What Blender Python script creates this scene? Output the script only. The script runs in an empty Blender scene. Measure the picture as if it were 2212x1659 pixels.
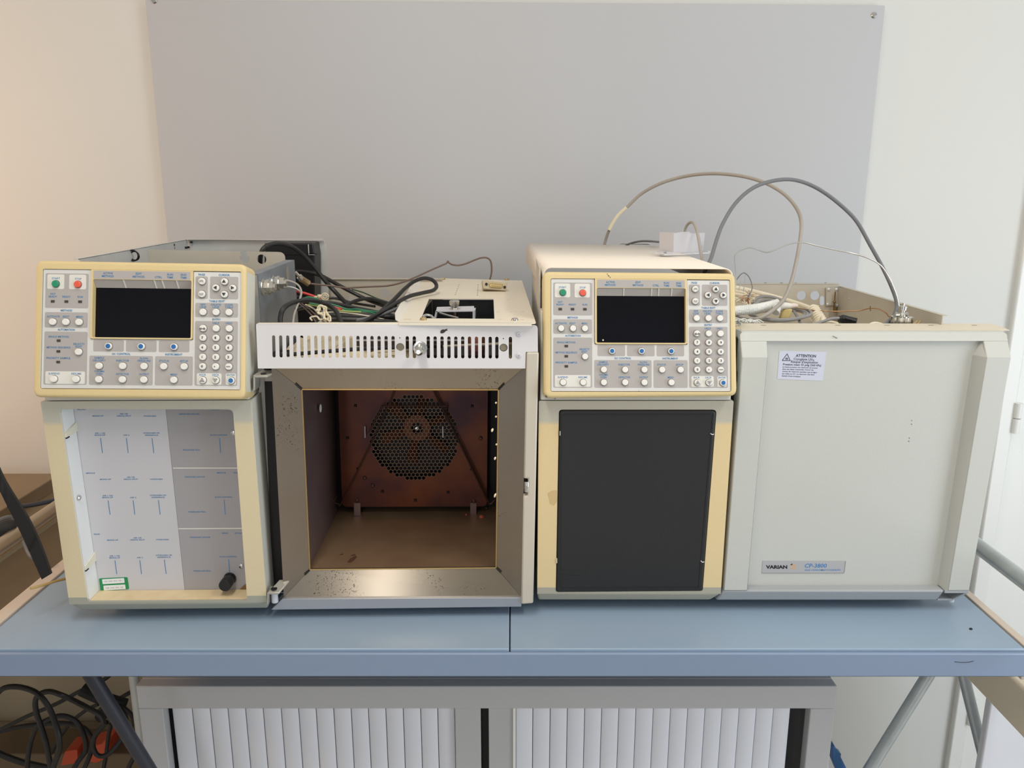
import bpy, bmesh, math, random
from mathutils import Vector, Matrix
random.seed(7)
C = bpy.context.scene.collection
SC = bpy.context.scene
R = math.radians
# ------------------------------------------------------------------ camera
CZ, FPX, TH = 1.52, 1715.0, R(13.4)
cam_d = bpy.data.cameras.new('camera'); cam = bpy.data.objects.new('camera', cam_d); C.objects.link(cam)
cam.location = (0, 0, CZ); cam.rotation_euler = (R(90) - TH, 0, 0)
cam_d.sensor_fit = 'HORIZONTAL'; cam_d.sensor_width = 36.0; cam_d.lens = 36.0 * FPX / 2212.0
cam_d.clip_start = 0.02
SC.camera = cam
# ------------------------------------------------------------------ world, lights, exposure
w = bpy.data.worlds.new('world'); SC.world = w; w.use_nodes = True
w.node_tree.nodes['Background'].inputs[0].default_value = (0.90, 0.95, 1.0, 1)
w.node_tree.nodes['Background'].inputs[1].default_value = 0.56
def area(name, loc, target, sx, sy, power, col):
    l = bpy.data.lights.new(name, 'AREA'); l.shape = 'RECTANGLE'; l.size = sx; l.size_y = sy
    l.energy = power; l.color = col
    o = bpy.data.objects.new(name, l); C.objects.link(o); o.location = loc
    o.rotation_euler = (Vector(target) - Vector(loc)).to_track_quat('-Z', 'Y').to_euler()
    return o
area('ceiling_lamp_near', (-0.32, 0.2, 2.66), (-0.32, 0.21, 0), 0.22, 1.1, 17, (1.0, 0.95, 0.87))
area('ceiling_lamp_right', (0.95, 0.25, 2.66), (0.95, 0.26, 0), 0.22, 1.1, 15, (1.0, 0.96, 0.90))
area('ceiling_lamp_rear', (-0.55, -1.7, 2.66), (-0.55, -1.69, 0), 0.3, 1.2, 8, (1.0, 0.94, 0.86))
area('window_daylight', (2.45, 0.1, 1.15), (0.5, 1.6, 0.8), 1.4, 1.9, 56, (0.80, 0.90, 1.0))
area('streak_light', (-0.60, -2.4, 1.25), (-0.4, 1.0, 1.1), 0.22, 2.2, 10, (0.96, 0.97, 1.0))  # unseen strip light, added to put an upright streak on the steel frame
area('warm_lamp_left', (-1.95, 1.0, 1.6), (-1.35, 1.75, 1.35), 0.25, 0.25, 10.0, (1.0, 0.60, 0.34))
SC.view_settings.view_transform = 'Standard'; SC.view_settings.look = 'None'
SC.view_settings.gamma = 1.0; SC.view_settings.use_curve_mapping = False
SC.view_settings.exposure = -0.37
# ------------------------------------------------------------------ pixel -> point measuring helpers
def ray(u, v):
    x = (u - 1106.0) / FPX; y = -(v - 829.5) / FPX
    return Vector((x, math.cos(TH) + y * math.sin(TH), -math.sin(TH) + y * math.cos(TH)))
O0 = Vector((0, 0, CZ))
def onY(u, v, Y): d = ray(u, v); return O0 + d * (Y / d.y)
def onZ(u, v, z): d = ray(u, v); return O0 + d * ((z - CZ) / d.z)
def onX(u, v, X): d = ray(u, v); return O0 + d * (X / d.x)
class Pl:
    """a plane with its own axes: ex to the right, ey up, n towards the room"""
    def __init__(s, p, yaw=0.0, tilt=0.0):
        s.p = Vector(p); s.ex = Vector((math.cos(yaw), math.sin(yaw), 0))
        n0 = Vector((math.sin(yaw), -math.cos(yaw), 0))
        s.n = (n0 * math.cos(tilt) + Vector((0, 0, math.sin(tilt)))).normalized()
        s.ey = s.n.cross(s.ex)
    def off(s, h):
        q = Pl((0, 0, 0)); q.p = s.p + s.n * h; q.ex, q.ey, q.n = s.ex, s.ey, s.n; return q
    def px(s, u, v):
        d = ray(u, v); t = (s.p - O0).dot(s.n) / d.dot(s.n); q = O0 + d * t - s.p
        return (q.dot(s.ex), q.dot(s.ey))
    def P(s, a, b=None, h=0.0):
        if b is None: a, b = a
        return s.p + s.ex * a + s.ey * b + s.n * h
    def pp(s, u, v, h=0.0): return s.P(*s.px(u, v), h)
    def mat(s): return Matrix((s.ex, s.ey, s.n)).transposed().to_4x4()
# ------------------------------------------------------------------ objects
ORG = {}
def _tag(o, label=None, cat=None, group=None, kind=None):
    if label: o['label'] = label
    if cat: o['category'] = cat
    if group: o['group'] = group
    if kind: o['kind'] = kind
    return o
def thing(name, label, cat, loc, group=None):
    o = bpy.data.objects.new(name, None); C.objects.link(o); o.location = loc; o.empty_display_size = 0.05
    ORG[o.name] = Vector(loc); return _tag(o, label, cat, group)
def obj(name, bm, m, parent=None, org=None, bevel=0.0, seg=2, label=None, smooth=35, kind=None, tri=False):
    me = bpy.data.meshes.new(name)
    base = ORG[parent.name] if parent else Vector((0, 0, 0))
    if org is None:
        if parent: org = base
        else:
            xs = [v.co for v in bm.verts]
            org = Vector((sum(c.x for c in xs) / len(xs), sum(c.y for c in xs) / len(xs), min(c.z for c in xs)))
    org = Vector(org)
    bmesh.ops.translate(bm, vec=-org, verts=bm.verts)
    bmesh.ops.recalc_face_normals(bm, faces=bm.faces)
    bm.to_mesh(me); bm.free()
    for k in (m if isinstance(m, (list, tuple)) else [m]): me.materials.append(k)
    if smooth:
        me.polygons.foreach_set('use_smooth', [True] * len(me.polygons))
        me.set_sharp_from_angle(angle=R(smooth))
    o = bpy.data.objects.new(name, me); C.objects.link(o)
    o.location = org - base
    if parent: o.parent = parent
    ORG[o.name] = org
    if bevel > 0:
        b = o.modifiers.new('bevel', 'BEVEL'); b.width = bevel; b.segments = seg
        b.limit_method = 'ANGLE'; b.angle_limit = R(40); b.harden_normals = False
    if label: o['label'] = label
    if kind: o['kind'] = kind
    return o
def rep(name, src, parent, loc, rot=None, label=None):
    """another piece sharing the mesh of src, set at world point loc"""
    o = bpy.data.objects.new(name, src.data if hasattr(src, 'data') else src); C.objects.link(o)
    o.parent = parent; base = ORG[parent.name]
    o.matrix_local = Matrix.Translation(Vector(loc) - base) @ (rot if rot is not None else Matrix.Identity(4))
    ORG[o.name] = Vector(loc)
    if label: o['label'] = label
    return o
def B(): return bmesh.new()
def face(bm, pts, mi=0):
    f = bm.faces.new([bm.verts.new(p) for p in pts]); f.material_index = mi; return f
def hexa(bm, q, mi=0):
    """q: 4 points of one side, then the 4 matching points of the other"""
    v = [bm.verts.new(p) for p in q]
    for ids in ((0, 1, 2, 3), (7, 6, 5, 4), (0, 4, 5, 1), (1, 5, 6, 2), (2, 6, 7, 3), (3, 7, 4, 0)):
        bm.faces.new([v[i] for i in ids]).material_index = mi
def box(bm, x0, x1, y0, y1, z0, z1, mi=0):
    hexa(bm, [(x0, y0, z0), (x1, y0, z0), (x1, y0, z1), (x0, y0, z1), (x0, y1, z0), (x1, y1, z0), (x1, y1, z1), (x0, y1, z1)], mi)
def quadbox(bm, pl, q, h0, h1, mi=0):
    """q: 4 (a,b) corners on plane pl, between heights h0 and h1"""
    hexa(bm, [pl.P(*c, h1) for c in q] + [pl.P(*c, h0) for c in q], mi)
def rect(x0, y0, x1, y1): return [(x0, y0), (x1, y0), (x1, y1), (x0, y1)]
def rpoly(pts, r, n=4):
    out = []; N = len(pts)
    for i in range(N):
        p0, p, p1 = Vector(pts[i - 1]), Vector(pts[i]), Vector(pts[(i + 1) % N])
        rr = r[i] if isinstance(r, (list, tuple)) else r
        a = (p0 - p); b = (p1 - p); rr = min(rr, a.length * .49, b.length * .49)
        if rr <= 1e-6: out.append(tuple(p)); continue
        a = p + a.normalized() * rr; b = p + b.normalized() * rr
        for k in range(n + 1):
            t = k / n; q = a * (1 - t) ** 2 + p * 2 * t * (1 - t) + b * t ** 2; out.append(tuple(q))
    return out
def circ(a, b, r, n=16, ry=None): return [(a + r * math.cos(2 * math.pi * i / n), b + (ry or r) * math.sin(2 * math.pi * i / n)) for i in range(n)]
def plate(bm, pl, outer, holes=(), h0=0.0, h1=0.001, mi=0):
    """a sheet with holes, its outline given in plane coordinates, between heights h0 and h1 on the plane's normal"""
    t = bmesh.new(); ed = []
    for loop in [outer] + list(holes):
        vs = [t.verts.new((a, b, 0)) for a, b in loop]
        for i in range(len(vs)): ed.append(t.edges.new((vs[i - 1], vs[i])))
    if holes: bmesh.ops.triangle_fill(t, use_beauty=True, use_dissolve=False, edges=ed)
    else: t.faces.new(list(t.verts))
    if abs(h1 - h0) > 1e-7:
        g = bmesh.ops.extrude_face_region(t, geom=list(t.faces))
        bmesh.ops.translate(t, vec=(0, 0, h1 - h0), verts=[e for e in g['geom'] if isinstance(e, bmesh.types.BMVert)])
    m = {}
    for v in t.verts: m[v] = bm.verts.new(pl.P(v.co.x, v.co.y, h0 + v.co.z))
    for f in t.faces:
        try: bm.faces.new([m[v] for v in f.verts]).material_index = mi
        except ValueError: pass
    t.free()
def inset(q, d):
    """a counter-clockwise polygon with every edge moved inwards by d"""
    n = len(q); out = []
    for i in range(n):
        p, a, c = Vector(q[i]), Vector(q[i - 1]), Vector(q[(i + 1) % n])
        e1 = (p - a).normalized(); e2 = (c - p).normalized(); n1 = Vector((-e1.y, e1.x)); n2 = Vector((-e2.y, e2.x))
        m_ = (n1 + n2); out.append(tuple(p + m_ * (d / (m_.dot(n1)))))
    return out
def shell(bm, pl, q, r, rc, depth, hole=None, k=5, mi=0):
    """a moulded cover: corner radius rc, front edge rounded with radius r, open hole in the front"""
    rings = [(0, -depth), (0, -r)] + [(r - r * math.cos(math.pi / 2 * i / k), -r + r * math.sin(math.pi / 2 * i / k)) for i in range(1, k + 1)]
    R_ = [[bm.verts.new(pl.P(a, b_, h)) for a, b_ in rpoly(inset(q, d), max(rc - d, .0004), 6)] for d, h in rings]
    for a, b_ in zip(R_, R_[1:]):
        n = len(a)
        for i in range(n): bm.faces.new((a[i - 1], a[i], b_[i], b_[i - 1])).material_index = mi
    plate(bm, pl, rpoly(inset(q, r), max(rc - r, .0004), 6), [hole] if hole else [], 0, 0, mi)
    if hole:
        t = [bm.verts.new(pl.P(a, b_, 0)) for a, b_ in hole]; u = [bm.verts.new(pl.P(a, b_, -depth)) for a, b_ in hole]
        for i in range(len(t)): bm.faces.new((t[i - 1], t[i], u[i], u[i - 1])).material_index = mi
    bmesh.ops.remove_doubles(bm, verts=bm.verts, dist=2e-5)
def frame_of(axis):
    z = Vector(axis).normalized(); x = z.orthogonal().normalized(); return x, z.cross(x), z
def lathe(bm, c, axis, prof, seg=16, mi=0, cap=True):
    x, y, z = frame_of(axis); c = Vector(c); rings = []
    for r, h in prof:
        rings.append([bm.verts.new(c + z * h + (x * math.cos(2 * math.pi * i / seg) + y * math.sin(2 * math.pi * i / seg)) * r) for i in range(seg)])
    for a, b in zip(rings, rings[1:]):
        for i in range(seg): bm.faces.new((a[i - 1], a[i], b[i], b[i - 1])).material_index = mi
    if cap:
        bm.faces.new(rings[0][::-1]).material_index = mi; bm.faces.new(rings[-1]).material_index = mi
def cyl(bm, c, axis, r, h, seg=16, mi=0): lathe(bm, c, axis, [(r, 0), (r, h)], seg, mi)
def spline(pts, sub=6):
    P = [Vector(p) for p in pts]; out = []
    if len(P) < 3: return P
    for i in range(len(P) - 1):
        p0 = P[max(i - 1, 0)]; p1 = P[i]; p2 = P[i + 1]; p3 = P[min(i + 2, len(P) - 1)]
        for k in range(sub):
            t = k / sub
            out.append(0.5 * ((2 * p1) + (p2 - p0) * t + (2 * p0 - 5 * p1 + 4 * p2 - p3) * t * t + (3 * p1 - p0 - 3 * p2 + p3) * t ** 3))
    out.append(P[-1]); return out
def tube(bm, pts, r, seg=8, sub=6, mi=0, smooth=True, flat=1.0):
    P = spline(pts, sub) if smooth else [Vector(p) for p in pts]
    x = None; rings = []
    for i, p in enumerate(P):
        t = (P[min(i + 1, len(P) - 1)] - P[max(i - 1, 0)]).normalized()
        if x is None: x = t.orthogonal().normalized()
        else: x = (x - t * x.dot(t)).normalized()
        y = t.cross(x); rr = r(i / (len(P) - 1)) if callable(r) else r
        rings.append([bm.verts.new(p + (x * math.cos(2 * math.pi * k / seg) * rr + y * math.sin(2 * math.pi * k / seg) * rr * flat)) for k in range(seg)])
    for a, b in zip(rings, rings[1:]):
        for k in range(seg): bm.faces.new((a[k - 1], a[k], b[k], b[k - 1])).material_index = mi
    bm.faces.new(rings[0][::-1]).material_index = mi; bm.faces.new(rings[-1]).material_index = mi
def pxs(path): return [onY(u, v, Y) for u, v, Y in path]
# ------------------------------------------------------------------ lettering (flat print)
_tc = bpy.data.curves.new('type', 'FONT'); _to = bpy.data.objects.new('type', _tc); C.objects.link(_to)
_tc.resolution_u = 2; _tc.fill_mode = 'BOTH'
_cache = {}
def glyphs(s, bold):
    k = (s, bold)
    if k not in _cache:
        _tc.body = s; _tc.offset = bold; _tc.align_x = 'LEFT'
        dg = bpy.context.evaluated_depsgraph_get(); dg.update()
        me = bpy.data.meshes.new_from_object(_to.evaluated_get(dg))
        vs = [v.co.copy() for v in me.vertices]; fs = [tuple(p.vertices) for p in me.polygons]
        bpy.data.meshes.remove(me)
        _cache[k] = (vs, fs)
    return _cache[k]
CAP = None
def text(bm, s, M, cx, cy, cap, width=None, bold=0.012, shear=0.0, mi=0, align='C', rot=0.0):
    """s printed with cap height cap; M maps sheet coordinates (x right, y up) to a point"""
    global CAP
    if CAP is None: CAP = max(v.y for v in glyphs('H', 0.0)[0])
    vs, fs = glyphs(s, bold)
    if not vs: return
    x0 = min(v.x for v in vs); x1 = max(v.x for v in vs); k = cap / CAP; kx = k
    if width: kx = width / max(x1 - x0, 1e-6)
    ca, sa = math.cos(rot), math.sin(rot); q = []
    for v in vs:
        x = (v.x - (x0 + x1) / 2 if align == 'C' else v.x - x0) * kx; y = (v.y - CAP / 2) * k
        x += y * shear
        q.append(bm.verts.new(M(cx + x * ca - y * sa, cy + x * sa + y * ca)))
    for f in fs:
        try: bm.faces.new([q[i] for i in f]).material_index = mi
        except ValueError: pass
# ------------------------------------------------------------------ materials
def lin(c): return tuple(((x / 255) / 12.92 if x / 255 <= .04045 else ((x / 255 + .055) / 1.055) ** 2.4) for x in c) + (1,)
def mat(name, col, rough=.5, metal=0.0, bump=0.0, bscale=300, col2=None, nscale=6.0, namt=.5, stretch=None, coat=0.0, spec=None, emit=None, namt2=None):
    m = bpy.data.materials.new(name); m.use_nodes = True; nt = m.node_tree; N = nt.nodes; L = nt.links
    b = N['Principled BSDF']; b.inputs['Roughness'].default_value = rough; b.inputs['Metallic'].default_value = metal
    b.inputs['Base Color'].default_value = lin(col)
    if spec is not None: b.inputs['Specular IOR Level'].default_value = spec
    if coat: b.inputs['Coat Weight'].default_value = coat; b.inputs['Coat Roughness'].default_value = .15
    tc = N.new('ShaderNodeTexCoord'); mp = N.new('ShaderNodeMapping'); L.new(tc.outputs['Object'], mp.inputs[0])
    if stretch: mp.inputs['Scale'].default_value = stretch
    if col2:
        n = N.new('ShaderNodeTexNoise'); n.inputs['Scale'].default_value = nscale; n.inputs['Detail'].default_value = 5
        r = N.new('ShaderNodeValToRGB'); r.color_ramp.elements[0].position = .5 - namt / 2; r.color_ramp.elements[1].position = .5 + namt / 2
        r.color_ramp.elements[0].color = lin(col); r.color_ramp.elements[1].color = lin(col2)
        L.new(mp.outputs[0], n.inputs['Vector']); L.new(n.outputs['Fac'], r.inputs[0]); L.new(r.outputs[0], b.inputs['Base Color'])
    if bump:
        n = N.new('ShaderNodeTexNoise'); n.inputs['Scale'].default_value = bscale; n.inputs['Detail'].default_value = 3
        bp = N.new('ShaderNodeBump'); bp.inputs['Strength'].default_value = bump; bp.inputs['Distance'].default_value = .001
        L.new(mp.outputs[0], n.inputs['Vector']); L.new(n.outputs['Fac'], bp.inputs['Height']); L.new(bp.outputs[0], b.inputs['Normal'])
    return m
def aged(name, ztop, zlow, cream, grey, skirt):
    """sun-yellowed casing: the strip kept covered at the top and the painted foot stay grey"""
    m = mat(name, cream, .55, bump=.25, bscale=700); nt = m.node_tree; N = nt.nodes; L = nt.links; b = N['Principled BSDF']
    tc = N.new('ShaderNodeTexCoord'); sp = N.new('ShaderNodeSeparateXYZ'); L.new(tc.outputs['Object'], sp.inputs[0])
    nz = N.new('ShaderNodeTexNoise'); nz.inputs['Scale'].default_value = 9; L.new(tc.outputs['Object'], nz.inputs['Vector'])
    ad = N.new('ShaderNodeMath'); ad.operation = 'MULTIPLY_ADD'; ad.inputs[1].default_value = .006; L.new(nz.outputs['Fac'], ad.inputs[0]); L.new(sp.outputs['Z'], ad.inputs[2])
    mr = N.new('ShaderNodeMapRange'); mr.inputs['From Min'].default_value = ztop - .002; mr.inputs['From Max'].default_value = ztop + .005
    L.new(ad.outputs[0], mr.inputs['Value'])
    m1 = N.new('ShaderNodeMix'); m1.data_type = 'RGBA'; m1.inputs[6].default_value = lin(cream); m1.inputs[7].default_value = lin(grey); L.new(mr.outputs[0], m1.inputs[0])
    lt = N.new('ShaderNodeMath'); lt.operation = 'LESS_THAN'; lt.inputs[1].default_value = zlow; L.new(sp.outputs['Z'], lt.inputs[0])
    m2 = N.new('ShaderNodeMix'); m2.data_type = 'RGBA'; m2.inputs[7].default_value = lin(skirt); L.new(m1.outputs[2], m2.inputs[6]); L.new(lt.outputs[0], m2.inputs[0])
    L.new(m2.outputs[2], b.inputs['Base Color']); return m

def brushed(name, c1, c2):
    """satin steel brushed level: highlights stretch upright; straw-coloured heat tint in soft broad patches"""
    m = mat(name, c1, .24, .95, col2=c2, nscale=5, namt=.7); nt = m.node_tree; N = nt.nodes; L = nt.links; b = N['Principled BSDF']
    b.inputs['Anisotropic'].default_value = .85
    tg = N.new('ShaderNodeTangent'); tg.direction_type = 'UV_MAP'; tg.uv_map = 'grain'; L.new(tg.outputs[0], b.inputs['Tangent'])
    # scattered brown stain specks
    tc = N.new('ShaderNodeTexCoord'); n1 = N.new('ShaderNodeTexNoise'); n1.inputs['Scale'].default_value = 420; n2 = N.new('ShaderNodeTexNoise'); n2.inputs['Scale'].default_value = 14
    L.new(tc.outputs['Object'], n1.inputs['Vector']); L.new(tc.outputs['Object'], n2.inputs['Vector'])
    r1 = N.new('ShaderNodeMapRange'); r1.inputs['From Min'].default_value = .60; r1.inputs['From Max'].default_value = .68; L.new(n1.outputs['Fac'], r1.inputs['Value'])
    r2 = N.new('ShaderNodeMapRange'); r2.inputs['From Min'].default_value = .54; r2.inputs['From Max'].default_value = .66; L.new(n2.outputs['Fac'], r2.inputs['Value'])
    mu = N.new('ShaderNodeMath'); mu.operation = 'MULTIPLY'; L.new(r1.outputs[0], mu.inputs[0]); L.new(r2.outputs[0], mu.inputs[1])
    src = b.inputs['Base Color'].links[0].from_socket
    mx = N.new('ShaderNodeMix'); mx.data_type = 'RGBA'; mx.inputs[7].default_value = lin((84, 66, 50)); L.new(mu.outputs[0], mx.inputs[0]); L.new(src, mx.inputs[6]); L.new(mx.outputs[2], b.inputs['Base Color'])
    return m
def grain_uv(o):
    uv = o.data.uv_layers.new(name='grain')
    for l in o.data.loops:
        c = o.data.vertices[l.vertex_index].co; uv.data[l.index].uv = (c.z, c.x + c.y * .01)
# ------------------------------------------------------------------ material set
WALLC = mat('wall_paint', (213, 212, 207), .8, bump=.06, bscale=220, col2=(217, 216, 211), nscale=1.5)
BOARDC = mat('board_laminate', (190, 190, 191), .45, col2=(186, 186, 188), nscale=1.2, bump=.02, bscale=400)
CEILC = mat('ceiling_paint', (238, 236, 230), .9)
FLOORC = mat('floor_vinyl', (206, 200, 190), .5, col2=(192, 186, 176), nscale=30)
GLOSSW = mat('gloss_white_paint', (232, 231, 226), .35)
CREAM = mat('yellowed_plastic', (226, 204, 154), .5, bump=.3, bscale=800, col2=(218, 195, 142), nscale=14, namt=.8)
PANELW = mat('panel_white', (218, 216, 212), .45)
PANELG = mat('panel_grey', (178, 172, 168), .45)
PANELB = mat('panel_light', (226, 223, 214), .45)
INK = mat('blue_ink', (70, 130, 178), .6)
INKD = mat('dark_ink', (52, 54, 62), .6)
BTNW = mat('button_white', (236, 233, 226), .4)
BTNG = mat('button_green', (38, 142, 104), .4)
BTNR = mat('button_red', (232, 96, 72), .4)
BTNB = mat('button_blue', (44, 108, 172), .4)
LEDD = mat('led_window', (70, 64, 62), .3)
SCREEN = mat('lcd_glass', (10, 10, 16), .12, spec=.25)
BLACKP = mat('black_plastic', (33, 33, 35), .45, bump=.12, bscale=900, col2=(37, 37, 38), nscale=5)
BLACKC = mat('black_cable', (36, 35, 36), .45)
RUBBER = mat('rubber', (30, 30, 31), .7)
GALV = mat('galvanised_steel', (214, 214, 210), .42, .1, bump=.06, bscale=60, col2=(196, 197, 195), nscale=26, namt=.7)
GALVT = mat('tan_galvanised', (202, 195, 182), .5, .1, bump=.05, bscale=60, col2=(190, 183, 169), nscale=22, namt=.7)
ALU = mat('aluminium', (214, 214, 220), .38, .3, bump=.04, bscale=200)
CHROME = mat('bright_metal', (215, 213, 208), .2, 1.0)
BRASS = mat('brass', (186, 164, 116), .35, .5)
COPPER = mat('copper', (158, 122, 88), .35, .5)
STEEL = brushed('brushed_steel', (172, 163, 151), (154, 137, 112))
STEELV = brushed('brushed_steel_upright', (168, 158, 148), (148, 132, 112))
FASCIA = mat('white_enamel', (226, 222, 222), .42, bump=.03, bscale=300)
CREAMW = mat('cream_enamel', (238, 228, 208), .42, bump=.03, bscale=300)
GCWHITE = mat('pale_textured_paint', (198, 198, 191), .5, bump=.22, bscale=800)
GCTOP = mat('pale_aged_paint', (222, 211, 190), .5, bump=.2, bscale=800)
GCSKIRT = mat('grey_textured_paint', (166, 169, 171), .5, bump=.22, bscale=800)
LINERW = mat('white_liner', (232, 234, 234), .5)
TINT = mat('heat_tinted_steel', (112, 62, 36), .42, .6, col2=(66, 40, 46), nscale=10, namt=.32, bump=.05, bscale=40)
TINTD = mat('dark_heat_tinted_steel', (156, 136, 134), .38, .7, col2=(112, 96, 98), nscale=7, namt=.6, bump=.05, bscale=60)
OVENF = mat('scorched_floor_steel', (190, 160, 128), .42, .55, col2=(146, 114, 86), nscale=8, namt=.6, bump=.05, bscale=40)
GOLD = mat('gold_tinted_edge', (190, 160, 106), .3, .7)
FANM = mat('rusty_fan_steel', (112, 66, 44), .5, .6)
WIREM = mat('dark_wire', (84, 62, 54), .4, .7)
DARKM = mat('dark_steel', (44, 40, 40), .55, .5)  # plain dark steel for oven walls, fixings, gaps and pockets
TABLET = mat('blue_grey_laminate', (150, 170, 191), .34, bump=.05, bscale=500, col2=(146, 166, 186), nscale=3)
TABLEF = mat('blue_grey_steel', (133, 150, 176), .4, bump=.03, bscale=500)
TRIM = mat('pinkish_beige_trim', (206, 192, 178), .5)
CABG = mat('cabinet_grey_paint', (184, 184, 185), .45, bump=.05, bscale=500)
SLATM = mat('slat_plastic', (224, 226, 234), .42, bump=.03, bscale=400)
BEIGET = mat('beige_beam_paint', (226, 213, 188), .45)
BROWN = mat('brown_board', (136, 118, 94), .6, col2=(122, 104, 80), nscale=6)
CARDB = mat('brown_cardboard', (124, 106, 82), .8, col2=(110, 92, 70), nscale=4)
TUBEG = mat('zinc_tube', (190, 196, 198), .3, .55, col2=(166, 174, 176), nscale=40, namt=.8)
TUBEB = mat('black_tube', (52, 54, 64), .4, .3)
ORANGE = mat('orange_plastic', (206, 84, 52), .5)
BLUE = mat('blue_painted_steel', (46, 92, 140), .4)
GREYC = mat('grey_cable', (150, 147, 146), .5)
GREYD = mat('dark_grey_cable', (112, 113, 116), .5)
BEIGEC = mat('beige_grey_cable', (166, 158, 148), .5)
SILVW = mat('silver_wire', (190, 190, 188), .35, .7)
BROWNC = mat('brown_cable', (112, 92, 82), .5)
REDC = mat('red_cable', (206, 58, 52), .45)
GREENC = mat('green_wire', (44, 130, 92), .45)
YELW = mat('yellow_sleeve', (226, 168, 40), .45)
WOOL = mat('ceramic_wool', (240, 226, 196), .95, bump=1.0, bscale=90, col2=(220, 202, 168), nscale=30)
HOSE = mat('cream_hose', (236, 224, 200), .6)
BRAID = mat('white_braid', (222, 222, 216), .7)
TIE = mat('ivory_nylon', (228, 216, 186), .5)
STICKW = mat('sticker_white', (206, 208, 222), .5)
GREENS = mat('green_sticker', (28, 140, 84), .5)
BADGE = mat('badge_silver', (190, 190, 192), .35, .3)
TAN = mat('tan_ink', (222, 168, 120), .5)
PANL = mat('flow_panel_light', (206, 204, 208), .42, col2=(201, 199, 202), nscale=5)
PAND = mat('flow_panel_grey', (166, 162, 164), .42)
DIRT = mat('dark_grime', (58, 50, 46), .8)
RUST = mat('brown_stain', (130, 96, 62), .8)
PALE = mat('pale_plastic', (216, 214, 202), .5, bump=.25, bscale=700)
def pale_side(o, ex):
    """the right flank never saw the sun and stayed pale"""
    o.data.materials.append(PALE); k = len(o.data.materials) - 1
    for p in o.data.polygons:
        if p.normal.dot(ex) > .9 and p.area > .0008: p.material_index = k
# ------------------------------------------------------------------ the room
YW = 1.78
b = B(); box(b, -2.6, 2.6, -2.6, 1.95, -.1, 0); obj('floor', b, FLOORC, kind='structure')
b = B(); box(b, -2.6, 2.6, -2.6, 1.95, 2.7, 2.8); obj('ceiling', b, CEILC, kind='structure')
b = B(); box(b, -2.6, 1.166, YW, YW + .15, 0, 2.7); box(b, 1.166, 2.15, YW + .11, YW + .15, 0, 2.7); box(b, 2.15, 2.6, YW, YW + .15, 0, 2.7); box(b, 1.166, 2.15, YW, YW + .15, 2.1, 2.7)
obj('wall_back', b, WALLC, kind='structure')
b = B(); box(b, -2.7, -2.6, -2.6, 1.95, 0, 2.7); obj('wall_left', b, WALLC, kind='structure')
b = B(); box(b, 2.6, 2.7, -2.6, 1.95, 0, 2.7); obj('wall_right', b, WALLC, kind='structure')
# white cupboard door with its casing and hinges
b = B(); box(b, 1.170, 2.11, YW + .012, YW + .05, .01, 2.06)
door = obj('door_1', b, GLOSSW, kind='structure', bevel=.002)
b = B(); box(b, 1.124, 1.160, YW - .016, YW + .03, 0, 2.14); box(b, 2.115, 2.16, YW - .016, YW + .03, 0, 2.14); box(b, 1.160, 2.115, YW - .016, YW + .03, 2.07, 2.14)
obj('door_frame', b, GLOSSW, door, bevel=.004)
for (u, v0, v1) in ((2190, 871, 935), (2081, 1509, 1565)):
    b = B(); y = YW - .018
    p0 = onY(u, v1, y); p1 = onY(u, v0, y); m = (p0 + p1) / 2; x = 1.164
    cyl(b, (x, y, p0.z), (0, 0, 1), .009, m.z - p0.z - .001); cyl(b, (x, y, m.z + .001), (0, 0, 1), .009, p1.z - m.z - .001)
    box(b, x - .004, x + .012, y, YW + .02, p0.z + .004, p1.z - .004)
    obj('hinge', b, GLOSSW, door)
b = B(); box(b, -2.59, -.62, YW - .066, YW - .036, .165, .235); box(b, -2.59, -.62, YW - .081, YW - .066, .215, .235)
obj('trim_1', b, mat('taupe_trunking', (150, 136, 118), .6), kind='structure', bevel=.003)
# grey wall board
BY = YW - .018
t = thing('wall_panel', 'large flat grey board screwed to the white wall behind the instruments', 'wall panel', (0, YW - .001, .95))
PB = Pl((0, BY, 0))
q = [(-.757, .95), (.762, .95), PB.px(1912, 12), PB.px(314, -1)]
b = B(); quadbox(b, PB, q, -.017, 0); obj('board', b, BOARDC, t, bevel=.001)
sc = None
for (u, v) in ((1888, 33), (333, 1), (333, -700), (1110, 22)):
    if v < -100 or u == 1110: continue
    b = B(); lathe(b, PB.pp(u, v, -.002), PB.n, [(.0062, 0), (.0062, .003), (.0045, .005), (.002, .0052)], 12)
    s = obj('screw', b, CHROME, t)
# ------------------------------------------------------------------ work table
ZT = .90
t = thing('work_table', 'long blue-grey steel work table carrying the two open laboratory instruments', 'table', (0, 1.3, .3))
YF, YB = .9924, 1.70
for (x0, x1) in ((-.757, -.0040), (-.0022, .7205)):
    b = B(); box(b, x0, x1, YF + .006, YB, ZT - .012, ZT); obj('table_top', b, TABLET, t, bevel=.0015)
b = B(); box(b, -.757, .7205, YF + .012, YB - .01, ZT - .03, ZT - .013); obj('under_tray', b, TABLEF, t)
b = B(); box(b, -.95, .95, YF, YF + .006, ZT - .041, ZT - .004); box(b, -.95, .95, YF, YF + .03, ZT - .041, ZT - .037)
obj('front_apron', b, TABLEF, t, bevel=.0025)
b = B(); box(b, .7225, .7345, YF + .007, YB, ZT - .05, ZT + .002); obj('side_trim', b, TRIM, t, bevel=.001)
b = B(); box(b, -.7755, -.7585, YF + .007, YB, ZT - .05, ZT + .003); box(b, -.791, -.776, YF + .007, YB, ZT - .05, ZT - .004); obj('side_trim', b, TRIM, t, bevel=.001)
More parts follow.
